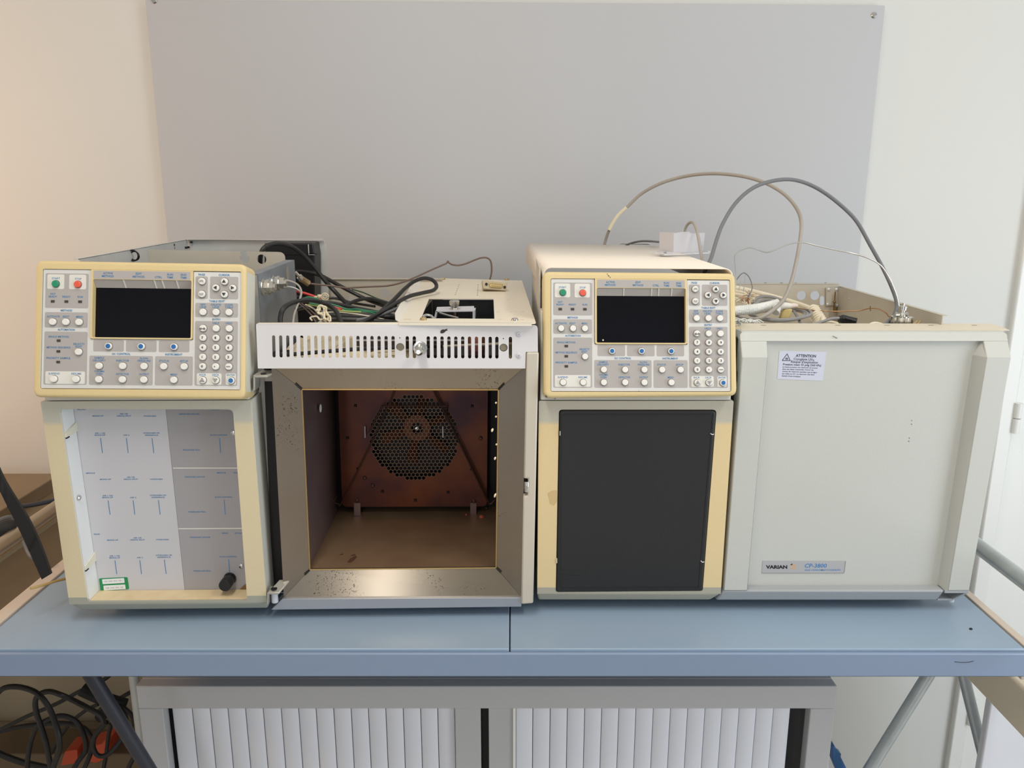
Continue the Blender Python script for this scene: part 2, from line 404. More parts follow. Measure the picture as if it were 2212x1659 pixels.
for (x, z, m_) in ((-.805, ZT + .082, mat('dull_chrome', (176, 160, 140), .3, .8)), (.772, ZT + .054, TUBEG)):
    b = B(); tube(b, [(x, .55, z), (x, 1.1, z), (x, 1.66, z)], .0125, 14, smooth=False)
    tube(b, [(x, .62, z), (x, .62, .32)], .0125, 12, smooth=False); tube(b, [(x, 1.655, z), (x, 1.655, ZT - .03)], .0125, 12, smooth=False)
    obj('side_rail', b, m_, t)
b = B(); tube(b, [onY(180, 1432, 1.04), onY(322, 1662, 1.07), onY(690, 2300, 1.2)], .0105, 16, smooth=False); obj('leg', b, TUBEB, t, label='black diagonal tube leg')
b = B(); tube(b, [onY(2034, 1412, 1.25), onY(1880, 1659, 1.25), onY(1560, 2176, 1.25)], .0105, 16, smooth=False); obj('leg', b, TUBEG, t, label='zinc diagonal tube leg')
b = B(); tube(b, [onY(2070, 1412, 1.33), onY(2126, 1640, 1.33), (.90, 1.33, .12)], .0105, 16, smooth=False); obj('leg', b, TUBEG, t, label='zinc tube leg')
b = B(); tube(b, [(-.752, 1.40, ZT - .05), (-.752, 1.40, .0)], .0095, 12, smooth=False); obj('leg', b, GALV, t)
b = B()
box(b, .775, .84, .42, 1.30, .717, .792); obj('side_beam', b, BEIGET, t, bevel=.006)
b = B(); box(b, -.95, -.76, 1.0, 1.03, ZT - .09, ZT - .045); obj('bracket', b, TABLEF, t)
PA = Pl((0, YF - .0002, 0)); b = B(); tube(b, [PA.pp(2062, 1429.5), PA.pp(2080, 1431), PA.pp(2094, 1430), PA.pp(2103, 1428)], .0004, 5); obj('scratch', b, DIRT, t)
b = B(); lathe(b, onZ(2097, 1359, ZT + .0003), (1, .4, 0), [(.0012, -.0022), (.002, -.001), (.002, .001), (.0014, .0022)], 8)
_tag(obj('crumb', b, RUBBER), 'tiny black crumb lying on the table near its right edge', 'crumb')
# ------------------------------------------------------------------ tambour cabinet below
PC = Pl((0, 1.2, 0))
zt = .703; xl, xr = -.643, .556
t = thing('tambour_cabinet', 'grey office cabinet with white slatted roller doors under the table', 'cabinet', (0, 1.4, 0))
b = B(); zr = PC.px(700, 1531)[1]
xo0 = PC.px(372, 1540)[0] - .016; xo1 = PC.px(1750, 1540)[0]
box(b, xl, xr, 1.2, 1.222, zr, zt); box(b, xl, xo0, 1.2, 1.222, .06, zr); box(b, xo1, xr, 1.2, 1.222, .06, zr)
box(b, xl, xr, 1.2, 1.222, 0, .06); box(b, xl, xr, 1.222, 1.63, zt - .02, zt); box(b, xl, xl + .02, 1.222, 1.63, 0, zt - .02); box(b, xr - .02, xr, 1.222, 1.63, 0, zt - .02)
box(b, xl + .02, xr - .02, 1.61, 1.63, 0, zt - .02); box(b, xl + .02, xr - .02, 1.25, 1.61, .05, .06)
obj('body', b, CABG, t, bevel=.0015)
YS = 1.216
def slatx(u): return onY(u, 1580, YS).x
A = [(260 + x / 2.458) for x in (285, 391, 486, 580, 673, 766, 861, 953, 1045, 1138, 1230, 1321, 1413, 1505, 1597, 1687, 1777)]
A2 = [1000 + x / 2.633 for x in (300, 397, 495, 592, 690, 786, 883, 980, 1078, 1175, 1272, 1370, 1466, 1563, 1660, 1757, 1852)]
for X in (A, A2):
    for u0, u1 in zip(X, X[1:]):
        x0, x1 = slatx(u0), slatx(u1); b = B(); g = .0006; d = .0022
        pr = [(x0 + g, YS + d), (x0 + .004, YS), (x1 - .006, YS - .0006), (x1 - g, YS + d * .6), (x1 - g, YS + .006), (x0 + g, YS + .006)]
        plate(b, Pl((0, 0, 0), 0, R(90)), [(a, c) for a, c in pr], (), .06, zr)
        obj('slat', b, SLATM, t, org=(x0, YS, .06))
for (u0, u1) in ((984, 1039), (1056, 1108)):
    x0, x1 = slatx(u0), slatx(u1); b = B(); box(b, x0, x1, 1.208, 1.222, .06, zr); obj('door_stile', b, CABG, t, bevel=.001)
x0, x1 = slatx(1040), slatx(1056); b = B(); box(b, x0, x1, 1.226, 1.23, .06, zr); obj('gap_strip', b, RUBBER, t)
for u0, u1 in ((354, 365), (1108, 1114)):
    x0, x1 = slatx(u0), slatx(u1); b = B(); box(b, x0, x1, 1.205, 1.222, .06, zr); obj('edge_strip', b, GLOSSW, t)
# ------------------------------------------------------------------ left of the table
b = B(); box(b, -1.75, -1.032, 1.15, 1.72, ZT - .03, ZT)
t = thing('side_table', 'brown topped side table left of the blue-grey table', 'table', (-1.4, 1.4, 0))
obj('table_top', b, BROWN, t, bevel=.002)
b = B(); box(b, -1.75, -.66, YW - .034, YW - .018, .02, .84); obj('shade_panel', b, mat('brown_shade_panel', (176, 160, 134), .6), t)  # added board: its brown stands in for the shade on the wall here
for x in (-1.72, -1.42):
    for y in (1.18, 1.69):
        b = B(); box(b, x - .015, x + .015, y - .015, y + .015, 0, ZT - .03); obj('leg', b, GALV, t)
b = B(); box(b, -1.74, -1.04, 1.16, 1.71, ZT - .1, ZT - .031); obj('apron', b, mat('beige_apron', (176, 158, 128), .6), t)
b = B(); box(b, -1.031, -.832, .80, 1.70, .785, .80); obj('side_shelf', b, CARDB, t, bevel=.002, label='lower brown side shelf')
b = B(); ctr = spline([(-60, 905), (0, 1026), (52, 1138), (85, 1205), (99, 1246)], 6) if False else None
LE = spline([Vector((u, v, 0)) for u, v in ((-60, 935), (0, 1062), (44, 1150), (72, 1212), (90, 1252))], 5); RE = spline([Vector((u, v, 0)) for u, v in ((-40, 900), (0, 1020), (60, 1120), (88, 1180), (110, 1240))], 5)
YS_ = lambda v: .985 + (v - 1000) * .00028
l1 = [onY(p.x, p.y, YS_(p.y)) for p in LE]; r1 = [onY(p.x, p.y, YS_(p.y)) for p in RE]; dn = Vector((0, .004, 0))
for i in range(len(l1) - 1): hexa(b, [l1[i], r1[i], r1[i + 1], l1[i + 1], l1[i] + dn, r1[i] + dn, r1[i + 1] + dn, l1[i + 1] + dn])
bmesh.ops.remove_doubles(b, verts=b.verts, dist=1e-5)
_tag(obj('strap', b, mat('black_webbing', (34, 32, 31), .75, bump=.3, bscale=500)), 'flat black strap hanging over the left edge of the work table', 'strap')
b = B(); tube(b, [onY(18, 1093, 1.35), onY(60, 1092, 1.35), onY(112, 1082, 1.36), onY(150, 1072, 1.38)], .0042, 10)
_tag(obj('rod', b, TUBEB), 'thin dark rod lying behind the chrome rail at left', 'rod')
b = B(); tube(b, [onY(66, 1271, 1.07), onY(100, 1262, 1.09), onY(118, 1256, 1.1), onY(150, 1248, 1.13)], .0022, 8)
_tag(obj('string', b, mat('yellow_cord', (186, 160, 104), .8)), 'short yellowish cord across the left table edge', 'cord')
b = B(); tube(b, pxs([(-10, 1128, 1.30), (30, 1120, 1.33), (60, 1190, 1.31), (72, 1205, 1.28), (100, 1215, 1.25)]), .004, 8)
_tag(obj('cable', b, GREYD), 'grey cable drooping behind the black strap at left', 'cable')
b = B(); lathe(b, onY(8, 1145, 1.2), (1, .4, .3), [(.012, -.02), (.014, -.01), (.014, .012), (.009, .02)], 14)
_tag(obj('plug', b, RUBBER), 'black plug end by the chrome rail at left edge', 'plug')
# cables under the table at left (zoom frame: x / 6.506, 1440 + y / 6.506)
def zp(pts): return [onY(x / 6.506, 1440 + y / 6.506, Y) for x, y, Y in pts]
LC = [
 ('thick black cable arching from the left frame edge and down', [(-60, 400, 1.35), (60, 300, 1.35), (260, 285, 1.35), (470, 345, 1.34), (600, 450, 1.33), (700, 600, 1.32), (770, 770, 1.31), (830, 980, 1.3), (830, 1180, 1.3), (760, 1380, 1.3), (700, 1600, 1.3)], .0052),
 ('black cable forming the upright narrow loop under the table', [(740, 1600, 1.36), (690, 1300, 1.37), (650, 1080, 1.37), (580, 850, 1.38), (510, 640, 1.38), (500, 470, 1.38), (570, 380, 1.38), (700, 350, 1.38), (850, 395, 1.37), (1000, 460, 1.37), (1250, 590, 1.36), (1420, 690, 1.36), (1460, 800, 1.36)], .0052),
 ('thin black cable rising diagonally to the table underside', [(-60, 920, 1.45), (120, 830, 1.45), (400, 690, 1.45), (800, 520, 1.45), (1150, 330, 1.45), (1400, 220, 1.45), (1560, 110, 1.45)], .0042),
 ('black cable with a rounded hump beside the orange block', [(380, 1600, 1.4), (390, 1300, 1.4), (440, 1030, 1.41), (520, 850, 1.41), (680, 740, 1.42), (860, 690, 1.42), (1030, 740, 1.42), (1130, 840, 1.42), (1190, 1000, 1.41), (1200, 1180, 1.41), (1100, 1330, 1.4), (960, 1560, 1.4)], .0050),
 ('black cable lying nearly level across the trunking', [(-60, 930, 1.48), (200, 860, 1.48), (500, 815, 1.48), (800, 795, 1.48), (1050, 815, 1.48), (1200, 880, 1.48), (1290, 1010, 1.47), (1290, 1150, 1.47), (1230, 1330, 1.46), (1120, 1560, 1.46)], .0050),
 ('black cable coiled in a ring in front of the orange block', [(1500, 780, 1.4), (1420, 860, 1.4), (1330, 980, 1.4), (1310, 1130, 1.4), (1380, 1250, 1.4), (1520, 1230, 1.4), (1680, 1060, 1.41), (1770, 900, 1.42), (1770, 740, 1.42), (1720, 620, 1.42), (1640, 560, 1.42)], .0048),
 ('black cable dropping from the cabinet corner', [(1640, 470, 1.5), (1850, 350, 1.5), (1990, 270, 1.5)], .0046),
 ('slim black cable curving beside the table leg', [(1380, 640, 1.52), (1450, 570, 1.52), (1560, 540, 1.52), (1700, 560, 1.52), (1820, 650, 1.52), (1880, 740, 1.52), (1890, 830, 1.52)], .0048),
 ('black cable sloping up behind the narrow loop', [(720, 1220, 1.55), (850, 980, 1.55), (980, 800, 1.55), (1090, 700, 1.55), (1230, 600, 1.55), (1380, 530, 1.55)], .0042),
 ('black cable falling straight from the plug cluster', [(1560, 800, 1.47), (1520, 1000, 1.47), (1490, 1250, 1.47), (1430, 1560, 1.47)], .0042),
 ('thick black cable sweeping along the bottom left', [(-60, 1200, 1.5), (80, 1260, 1.5), (300, 1340, 1.5), (520, 1390, 1.5), (760, 1440, 1.5)], .0066),
 ('black cable at the foot of the cabinet side', [(1760, 1560, 1.46), (1830, 1370, 1.46), (1900, 1250, 1.46)], .0046)]
for lab, pts, r in LC:
    b = B(); tube(b, zp(pts), r, 10, 5)
    _tag(obj('power_cable', b, BLACKC), lab, 'cable')
t = thing('cable_connector', 'black plug cluster behind the diagonal leg under the table', 'connector', zp([(1550, 620, 1.44)])[0])
b = B(); tube(b, zp([(1150, 320, 1.44), (1350, 410, 1.44), (1560, 480, 1.44), (1760, 540, 1.44)]), .013, 10); obj('plug_body', b, RUBBER, t)
b = B(); tube(b, zp([(1400, 720, 1.43), (1520, 610, 1.43), (1640, 560, 1.43)]), .011, 10); obj('plug_body', b, RUBBER, t)
PO = Pl((0, 1.62, 0)); zq = lambda pts: [PO.px(x / 6.506, 1440 + y / 6.506) for x, y in pts]
t = thing('orange_block', 'orange plastic block lying behind the black cables under the table', 'block', PO.P(*zq([(1280, 1270)])[0]))
b = B(); plate(b, PO, rpoly(zq([(950, 1270), (1010, 1070), (1180, 1045), (1190, 1230)]), .003), (), -.02, .03); obj('lug', b, ORANGE, t, bevel=.002)
b = B(); plate(b, PO, rpoly(zq([(1320, 1210), (1360, 1000), (1520, 970), (1560, 915), (1630, 905), (1620, 1150), (1440, 1235)]), .003), (), -.02, .03); obj('lug', b, ORANGE, t, bevel=.002)
b = B(); plate(b, PO, zq([(1000, 1240), (1010, 1150), (1560, 1090), (1560, 1170)]), (), -.035, -.0205); obj('base', b, mat('dark_orange', (150, 66, 44), .6), t)
t = thing('plinth_box', 'brown box on the floor behind the cables at lower left', 'box', (-.95, 1.69, 0))
b = B(); p = onY(0, 1592, 1.66); box(b, -1.6, -.66, 1.60, 1.69, 0, p.z); obj('box_body', b, CARDB, t, bevel=.003)
# right of the cabinet
t = thing('hand_truck', 'blue painted steel handle leaning beside the grey cabinet', 'hand truck', (.62, 1.3, .03))
b = B(); PH = Pl((0, 1.3, 0)); plate(b, PH, [PH.px(1792, 1604), PH.px(1797, 1601), PH.px(1810, 1624), PH.px(1829, 1662), PH.px(1990, 2000), PH.px(1966, 2010), PH.px(1806, 1664), PH.px(1793, 1632)], (), -.012, .012)
obj('handle_bar', b, BLUE, t, bevel=.002)
b = B(); plate(b, PH, [PH.px(1809, 1621), PH.px(1814, 1624), PH.px(1813, 1633), PH.px(1805, 1634)], (), -.006, .006); obj('lug', b, BLUE, t)
t = thing('pale_board', 'pale grey board standing upright at the right under the beige beam', 'board', (1.1, 1.1, 0))
b = B(); x = onY(2132, 1570, 1.2).x; box(b, x, x + .5, 1.2, 1.216, 0, .79); obj('panel', b, mat('pale_grey_panel', (216, 216, 222), .6), t, bevel=.003)
# ------------------------------------------------------------------ shared control panel builder
def to_screen(corners, src):
    """bilinear map from the measured panel sheet (x, y) to pixels of this unit's panel"""
    (x0, y0), (x1, y1) = src
    def M(x, y):
        s = (x - x0) / (x1 - x0); t = (y - y0) / (y1 - y0)
        tl, tr, br, bl = corners
        return tuple((tl[i] * (1 - s) + tr[i] * s) * (1 - t) + (bl[i] * (1 - s) + br[i] * s) * t for i in (0, 1))
    return M
def button_mesh(name, r, h, mats):
    bm = B(); Z = (0, 0, 1)
    lathe(bm, (0, 0, -.0012), Z, [(r * 1.17, 0), (r * 1.17, .0014)], 20, 2)            # ring coloured as the shadow in the gap round the button
    lathe(bm, (0, 0, -.0010), Z, [(r, 0), (r, h * .8), (r * .93, h), (r * .80, h + .00025)], 20, 0, cap=False)
    lathe(bm, (0, 0, -.0010 + h), Z, [(r * .80, .00025), (r * .72, .0002)], 20, 0, cap=False)
    lathe(bm, (0, 0, -.0010 + h), Z, [(r * .72, -.0002), (r * .72, .0002)], 20, 1)
    me = bpy.data.meshes.new(name); bmesh.ops.recalc_face_normals(bm, faces=bm.faces); bm.to_mesh(me); bm.free()
    for m in mats: me.materials.append(m)
    me.polygons.foreach_set('use_smooth', [True] * len(me.polygons)); me.set_sharp_from_angle(angle=R(35)); return me
GAP = mat('button_gap_shade', (120, 114, 110), .6)
BR = .0042
BM = {'w': button_mesh('button_white', BR, .0042, (BTNW, BTNW, GAP)), 'g': button_mesh('button_green', BR, .0042, (BTNG, BTNG, GAP)),
      'r': button_mesh('button_red', BR, .0042, (BTNR, BTNR, GAP)), 'b': button_mesh('button_blue', BR, .0042, (BTNW, BTNB, GAP))}
_b = B(); box(_b, -.0024, .0024, -.0016, .0016, -.001, .0004); _lm = bpy.data.meshes.new('led'); _b.to_mesh(_lm); _b.free(); _lm.materials.append(LEDD)
def control_panel(root, pl, outline, corners, side_depth, label=None):
    """outline: pixel corners TL TR BR BL of the bezel's front; corners: pixel corners of the keypad plate"""
    Q = [pl.px(*c) for c in outline]
    plq = to_screen(corners, ((312, 448), (1992, 1505)))
    def M(x, y): return pl.px(*plq(x, y))
    def W(x, y, h=0.0): return pl.P(*M(x, y), h)
    hole = rpoly([M(304, 442), M(1998, 442), M(2002, 1512), M(304, 1512)], .0025)
    b = B(); shell(b, pl, Q[::-1], .0048, .0105, side_depth, hole)
    bez = obj('control_panel', b, CREAM, root, label=label); pale_side(bez, pl.ex)
    # keypad plates (left, right and below) and the cream frame round the display
    b = B()
    u_shape = rpoly([M(308, 445), M(718, 445), M(718, 1064), M(1592, 1064), M(1592, 448), M(1997, 448), M(1998, 1508), M(308, 1508)], .0012, 3)
    plate(b, pl, u_shape, (), -.012, -.0012); obj('keypad_plate', b, PANELW, bez, bevel=.0003)
    b = B(); dis = rpoly([M(738, 530), M(1576, 530), M(1576, 1048), M(738, 1048)], .002)
    plate(b, pl, rpoly([M(721, 444), M(1589, 444), M(1589, 1061), M(721, 1061)], [.0003, .0003, .003, .003]), [dis], -.010, .0008); obj('display_frame', b, CREAM, bez, bevel=.0012)
    b = B(); plate(b, pl, rpoly([M(742, 452), M(1568, 452), M(1568, 526), M(742, 526)], .0012), (), .0002, .0010); obj('header_strip', b, PANELG, bez)
    b = B(); quadbox(b, pl, [M(732, 1052), M(1580, 1052), M(1580, 590), M(732, 590)], -.014, -.0078); obj('display_screen', b, SCREEN, bez, label='black display glass')
    b = B(); t1 = [W(740, 532, -.0005), W(1574, 532, -.0005), W(1574, 598, -.0076), W(740, 598, -.0076)]
    dn = pl.n * -.004; hexa(b, t1 + [p + dn for p in t1]); obj('display_ledge', b, PANELG, bez)
    for x in (994, 1257, 1324, 1447):
        b = B(); q = [W(x - 5, 532, .0005), W(x + 5, 532, .0005), W(x + 9, 598, -.0068), W(x - 1, 598, -.0068)]
        hexa(b, q + [p + dn * .5 for p in q]); obj('ledge_rib', b, PANELB, bez)
    # print: grey fields, light fields, lettering
    PL_ = -.0012
    b = B()
    def field(x0, y0, x1, y1, h, mi): plate(b, pl, rpoly([M(x0, y0), M(x1, y0), M(x1, y1), M(x0, y1)], .0022, 3), (), h, h, mi)
    for f in ((328, 480, 695, 790), (328, 827, 693, 965), (328, 1000, 695, 1475), (745, 1070, 1005, 1175), (1023, 1070, 1283, 1175), (1302, 1070, 1562, 1175), (714, 1212, 1254, 1475),
              (1272, 1212, 1593, 1475), (1608, 490, 1713, 692), (1731, 490, 1972, 692), (1608, 728, 1972, 857), (1608, 892, 1972, 1475)): field(*f, PL_ + .00012, 0)
    for f in ((343, 489, 488, 620), (530, 489, 675, 620), (343, 1355, 680, 1467), (1628, 1362, 1838, 1466), (1873, 1362, 1960, 1466)): field(*f, PL_ + .00022, 1)
    k = (Vector(M(1400, 1000)) - Vector(M(400, 1000))).length / 1000.0
    kx = k; 
    def T(s, x, y, h=19, w=None, hh=PL_ + .00034, mi=2, bold=.014):
        text(b, s, lambda a, c: W(a, -c, hh), x, -y, h, w, bold, 0.0, mi)
    H = .00130
    for s, x, y in (('ACTIVE', 866, 475), ('METHOD', 866, 501), ('EDIT', 1128, 475), ('METHOD', 1128, 502), ('CTRL', 1296, 504), ('RUN', 1395, 479), ('TIME', 1395, 505), ('END', 1511, 480), ('TIME', 1511, 506)): T(s, x, y, 17, None, H)
    for s, x, y in (('START', 416, 525), ('STOP', 606, 527), ('NOT', 394, 664), ('READY', 394, 688), ('READY', 510, 688), ('RUN', 627, 688), ('ACTIVATE', 400, 866), ('EDIT', 511, 866), ('MENU', 624, 866),
                    ('SINGLE METHOD', 451, 1046), ('METHOD SEQUENCE', 451, 1142), ('PRIORITY SAMPLE', 451, 1237), ('SELECT/', 623, 1110), ('EDIT', 623, 1133), ('SUSPEND', 418, 1376), ('RESUME', 607, 1376),
                    ('SAMPLE', 798, 1232), ('DELIVERY', 798, 1255), ('INJECTOR', 997, 1255), ('FLOW/', 1179, 1233), ('PRESSURE', 1179, 1255), ('COLUMN', 800, 1353), ('OVEN', 800, 1376), ('DETECTOR', 998, 1376),
                    ('OUTPUT', 1180, 1376), ('STATUS', 1348, 1255), ('SETUP', 1518, 1255), ('MENU', 1434, 1376), ('NEW', 1674, 743), ('LINE', 1674, 765), ('DELETE', 1784, 743), ('LINE', 1784, 765), ('CLEAR', 1895, 743),
                    ('TABLE', 1895, 765), ('HELP', 1786, 909), ('UNDO', 1896, 909), ('INCR', 1678, 1377), ('DECR', 1788, 1377), ('ENTER', 1918, 1377)): T(s, x, y, 16.5, len(s) * 13.2 + 4)
    for s, x, y, wd in (('METHOD', 512, 811, 98), ('AUTOMATION', 513, 983, 146), ('GC CONTROL', 984, 1195, 158), ('INSTRUMENT', 1431, 1196, 146), ('PAGE', 1660, 474, 54), ('CURSOR', 1852, 475, 94), ('TABLE EDIT', 1792, 712, 132), ('ENTRY', 1790, 876, 72)): T(s, x, y, 17, wd, bold=.02)
    D = .0034
    for s, x, y in (('7', 1680, 1043), ('8', 1791, 1043), ('9', 1902, 1043), ('4', 1680, 1130), ('5', 1791, 1130), ('6', 1902, 1130), ('1', 1680, 1216), ('2', 1791, 1216), ('3', 1902, 1216), ('0', 1680, 1301), ('o-o', 1680, 957)):
        T(s, x, y + (2 if s == 'o-o' else 0), 20 if s != 'o-o' else 24, None, D, 3, .03)
    def shape(pts, mi=3, h=D):
        face(b, [W(x, y, h) for x, y in pts], mi)
    shape([(1884, 1299), (1920, 1299), (1920, 1304), (1884, 1304)])
    shape([(1787 + 5 * math.cos(a), 1302 + 5 * math.sin(a)) for a in [i * math.pi / 4 for i in range(8)]])
    def tri(cx, cy, dx, dy, s):
        # pointing along (dx, dy)
        px_, py_ = -dy, dx
        shape([(cx + dx * s, cy + dy * s), (cx - dx * s * .7 + px_ * s, cy - dy * s * .7 + py_ * s), (cx - dx * s * .7 - px_ * s, cy - dy * s * .7 - py_ * s)])
    tri(1858, 535, 0, -1, 17); tri(1858, 650, 0, 1, 17); tri(1785, 592, -1, 0, 17); tri(1930, 592, 1, 0, 17)
    def line(p, q, wd=3.2):
        d = (Vector(q) - Vector(p)).normalized(); n_ = Vector((-d.y, d.x)) * wd / 2
        shape([tuple(Vector(p) + n_), tuple(Vector(q) + n_), tuple(Vector(q) - n_), tuple(Vector(p) - n_)])
    for cx, s in ((1682, 1), (1792, -1)):
        P3 = [(cx, 1425 - 19 * s), (cx + 19, 1425 + 14 * s), (cx - 19, 1425 + 14 * s)]
        for i in range(3): line(P3[i - 1], P3[i])
        tri(cx, 1425 + 2 * s, 0, -s, 7)
    for cy, s in ((535, 1), (650, -1)):
        for o in (-8, 3):
            pp = [(1648 + 36 * i / 6, cy + (o + 4) - s * 7 * math.sin(math.pi * i / 6) + s * 3) for i in range(7)]
            for i in range(6): line(pp[i], pp[i + 1])
    obj('printing', b, [PANELG, PANELB, INK, INKD], bez, smooth=0, kind='stuff')
    # buttons and status windows: one object each
    rot = pl.mat()
    def at(x, y): return W(x, y, PL_ + .0004)
    W_ = [(402, 914), (514, 914), (626, 914), (627, 1180), (420, 1424), (609, 1424), (803, 1303), (1003, 1303), (1184, 1303), (803, 1424), (1003, 1424), (1184, 1424), (1351, 1303), (1524, 1303), (1438, 1424),
          (1666, 535), (1666, 650), (1858, 535), (1785, 592), (1930, 592), (1858, 650), (1678, 811), (1789, 811), (1899, 811), (1682, 1425), (1792, 1425)]
    W_ += [(x, y) for y in (957, 1043, 1130, 1216, 1301) for x in (1680, 1791, 1902)]
    sc_ = k * 29 / BR
    rs = rot @ Matrix.Diagonal((sc_, sc_, 1, 1))
    for x, y in W_: rep('button', BM['w'], bez, at(x, y), rs)
    for x, y in ((880, 1127), (1158, 1127), (1436, 1127), (1923, 1427)): rep('button', BM['b'], bez, at(x, y), rs, 'white button with a blue centre')
    rep('button', BM['g'], bez, at(418, 575), rs, 'green round start button'); rep('button', BM['r'], bez, at(606, 577), rs, 'red round stop button')
    for x, y in ((394, 731), (510, 731), (627, 731), (451, 1081), (451, 1177), (451, 1272)): rep('status_window', _lm, bez, at(x, y), rot)
    return bez, W
# ================================================================== LEFT INSTRUMENT
ZB = .918
Y1 = R(1.2)
F1 = Pl((-.5, 1.0665, 0), Y1)
t1 = thing('gas_chromatograph', 'left laboratory instrument with lids off, showing its open scorched oven and bare flow panel', 'laboratory instrument', (-.3, 1.3, .9))
zs = F1.px(148, 1306)[1]; zcol = F1.px(148, 1291)[1]
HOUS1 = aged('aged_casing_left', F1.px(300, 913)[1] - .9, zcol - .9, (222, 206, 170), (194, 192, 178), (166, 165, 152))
xl1, xr1 = F1.px(92, 900)[0], F1.px(545, 900)[0]
ztop1 = F1.px(300, 866)[1]
op = [F1.px(190, 1300), F1.px(534, 1297), F1.px(503, 884.6), F1.px(128.6, 883.7)]
b = B(); plate(b, F1, rpoly([(xl1, zs), (xr1, zs), (xr1, ztop1), (xl1, ztop1)], [0, 0, .002, .002]), [rpoly(op, [.004, .004, .007, .006])], -.004, 0)
plate(b, F1, [(xl1 + .0005, zs), (xr1 - .0005, zs), (xr1 - .0005, ztop1 - .0005), (xl1 + .0005, ztop1 - .0005)], [[(xl1 + .004, zs + .002), (xr1 - .004, zs + .002), (xr1 - .004, ztop1 - .004), (xl1 + .004, ztop1 - .004)]], -.052, -.0041)
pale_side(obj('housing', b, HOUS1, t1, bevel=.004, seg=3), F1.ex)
b = B(); q0 = [F1.P(xl1, zs), F1.P(xr1, zs), F1.P(xr1, zs, -.052), F1.P(xl1, zs, -.052)]
ins = .013; q1 = [F1.P(xl1 + ins, ZB, -.009), F1.P(xr1 - .002, ZB, -.009), F1.P(xr1 - .002, ZB, -.052), F1.P(xl1 + ins, ZB, -.052)]
# the foot is a ring below the opening's sill
hexa(b, [p + Vector((0, 0, 0)) for p in q0] + q1)
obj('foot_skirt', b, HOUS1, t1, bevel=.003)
# recessed flow panel
FP = F1.off(-.035)
fl, fr = FP.px(150, 900)[0], FP.px(545, 900)[0]; fb, ft = FP.px(300, 1290)[1], F1.px(300, 884)[1] + .006
cs = FP.px(360.8, 884.6)[0] * .5 + FP.px(397, 1278)[0] * .5
b = B(); quadbox(b, FP, rect(fl, fb, cs - .0002, ft), -.003, 0); pan = obj('flow_panel', b, PANL, t1)
b = B(); quadbox(b, FP, rect(cs + .0002, fb, fr, ft), -.003, 0); pan2 = obj('flow_panel', b, PAND, t1, label='darker grey right strip of the panel')
b = B()
def z2(x, y): return FP.px(60 + x / 3.457, 860 + y / 3.457)
def TP(s, x, y, h=9.5, wd=None, mi=0):
    a, c = z2(x, y); kk = .001 * .2
    sc = (Vector(z2(x + 100, y)) - Vector(z2(x, y))).length / 100
    text(b, s, lambda p, r_: FP.P(p, r_, .00025), a, c, h * sc, wd * sc if wd else None, .016, 0, mi)
rows = [((525, 133), (718, 118, 133), (912, 134), (540, 262, 276), (736, 276), (925, 261, 277), [(544, 298, 558, 410), (737, 298, 750, 410), (928, 298, 942, 410)], (1206, 119), (1427, 276), (1225, 387), (1432, 298, 1440, 408), ('FRONT', 404, 86), ('FRONT', 1405, 86), None),
        ((580, 606), (770, 590, 605), (961, 605), (597, 728, 742), (787, 742), (974, 725, 741), [(600, 764, 615, 870), (787, 762, 800, 870), (976, 760, 989, 870)], (1248, 588), (1463, 739), (1267, 849), (1467, 760, 1475, 868), ('MIDDLE', 469, 560), ('MIDDLE', 1446, 557), ('ETR', 1552, 557)),
        ((635, 1060), (820, 1043, 1058), (1006, 1056), (650, 1178, 1192), (837, 1190), (1018, 1173, 1188), [(651, 1211, 665, 1314), (837, 1210, 850, 1314), (1020, 1206, 1034, 1312)], (1288, 1039), (1497, 1184), (1304, 1290), (1501, 1204, 1508, 1308), ('REAR', 517, 1016), ('REAR', 1473, 1008), ('EP FLOW', 1582, 1008))]
def bar(x0, y0, x1, y1, wd=5.0, mi=0, pl_=None):
    p = Vector(z2(x0, y0)); q = Vector(z2(x1, y1)); d = (q - p).normalized(); sc = (Vector(z2(x0 + 100, y0)) - Vector(z2(x0, y0))).length / 100
    n_ = Vector((-d.y, d.x)) * wd * sc / 2
    face(b, [FP.P(*c, .00025) for c in (p + n_, q + n_, q - n_, p - n_)], mi)
for mk, sp, hy, a1, a2, hr, bars, pg, fc, pr, fcb, nm, nm2, ex in rows:
    TP('MAKE-UP', *mk, wd=82); TP('AIR OR', sp[0], sp[1], wd=62); TP('AIR/H2 SPLIT', sp[0], sp[2], wd=110); TP('HYDROGEN', *hy, wd=92)
    TP('AIR 1 OR', a1[0], a1[1], wd=78); TP('MAKE-UP', a1[0], a1[2], wd=80); TP('AIR 2', *a2, wd=46); TP('HYDROGEN OR', hr[0], hr[1], wd=122); TP('REFERENCE', hr[0], hr[2], wd=98)
    for q in bars: bar(*q)
    TP('PRESSURE GAUGE', *pg, wd=150); TP('FLOW CONTROL', *fc, wd=130); TP('PRESSURE REG.', *pr, wd=132); bar(*fcb)
    TP(nm[0], nm[1], nm[2], wd=66 if len(nm[0]) > 4 else 46); TP(nm2[0], nm2[1], nm2[2], wd=66 if len(nm2[0]) > 4 else 46)
    if ex: TP(ex[0], ex[1], ex[2], wd=10 * len(ex[0]))
bar(1085, 522, 1600, 522, 9, 1); bar(1125, 975, 1640, 972, 9, 1)
obj('printing', b, [INK, PANELB], pan, smooth=0, kind='stuff')
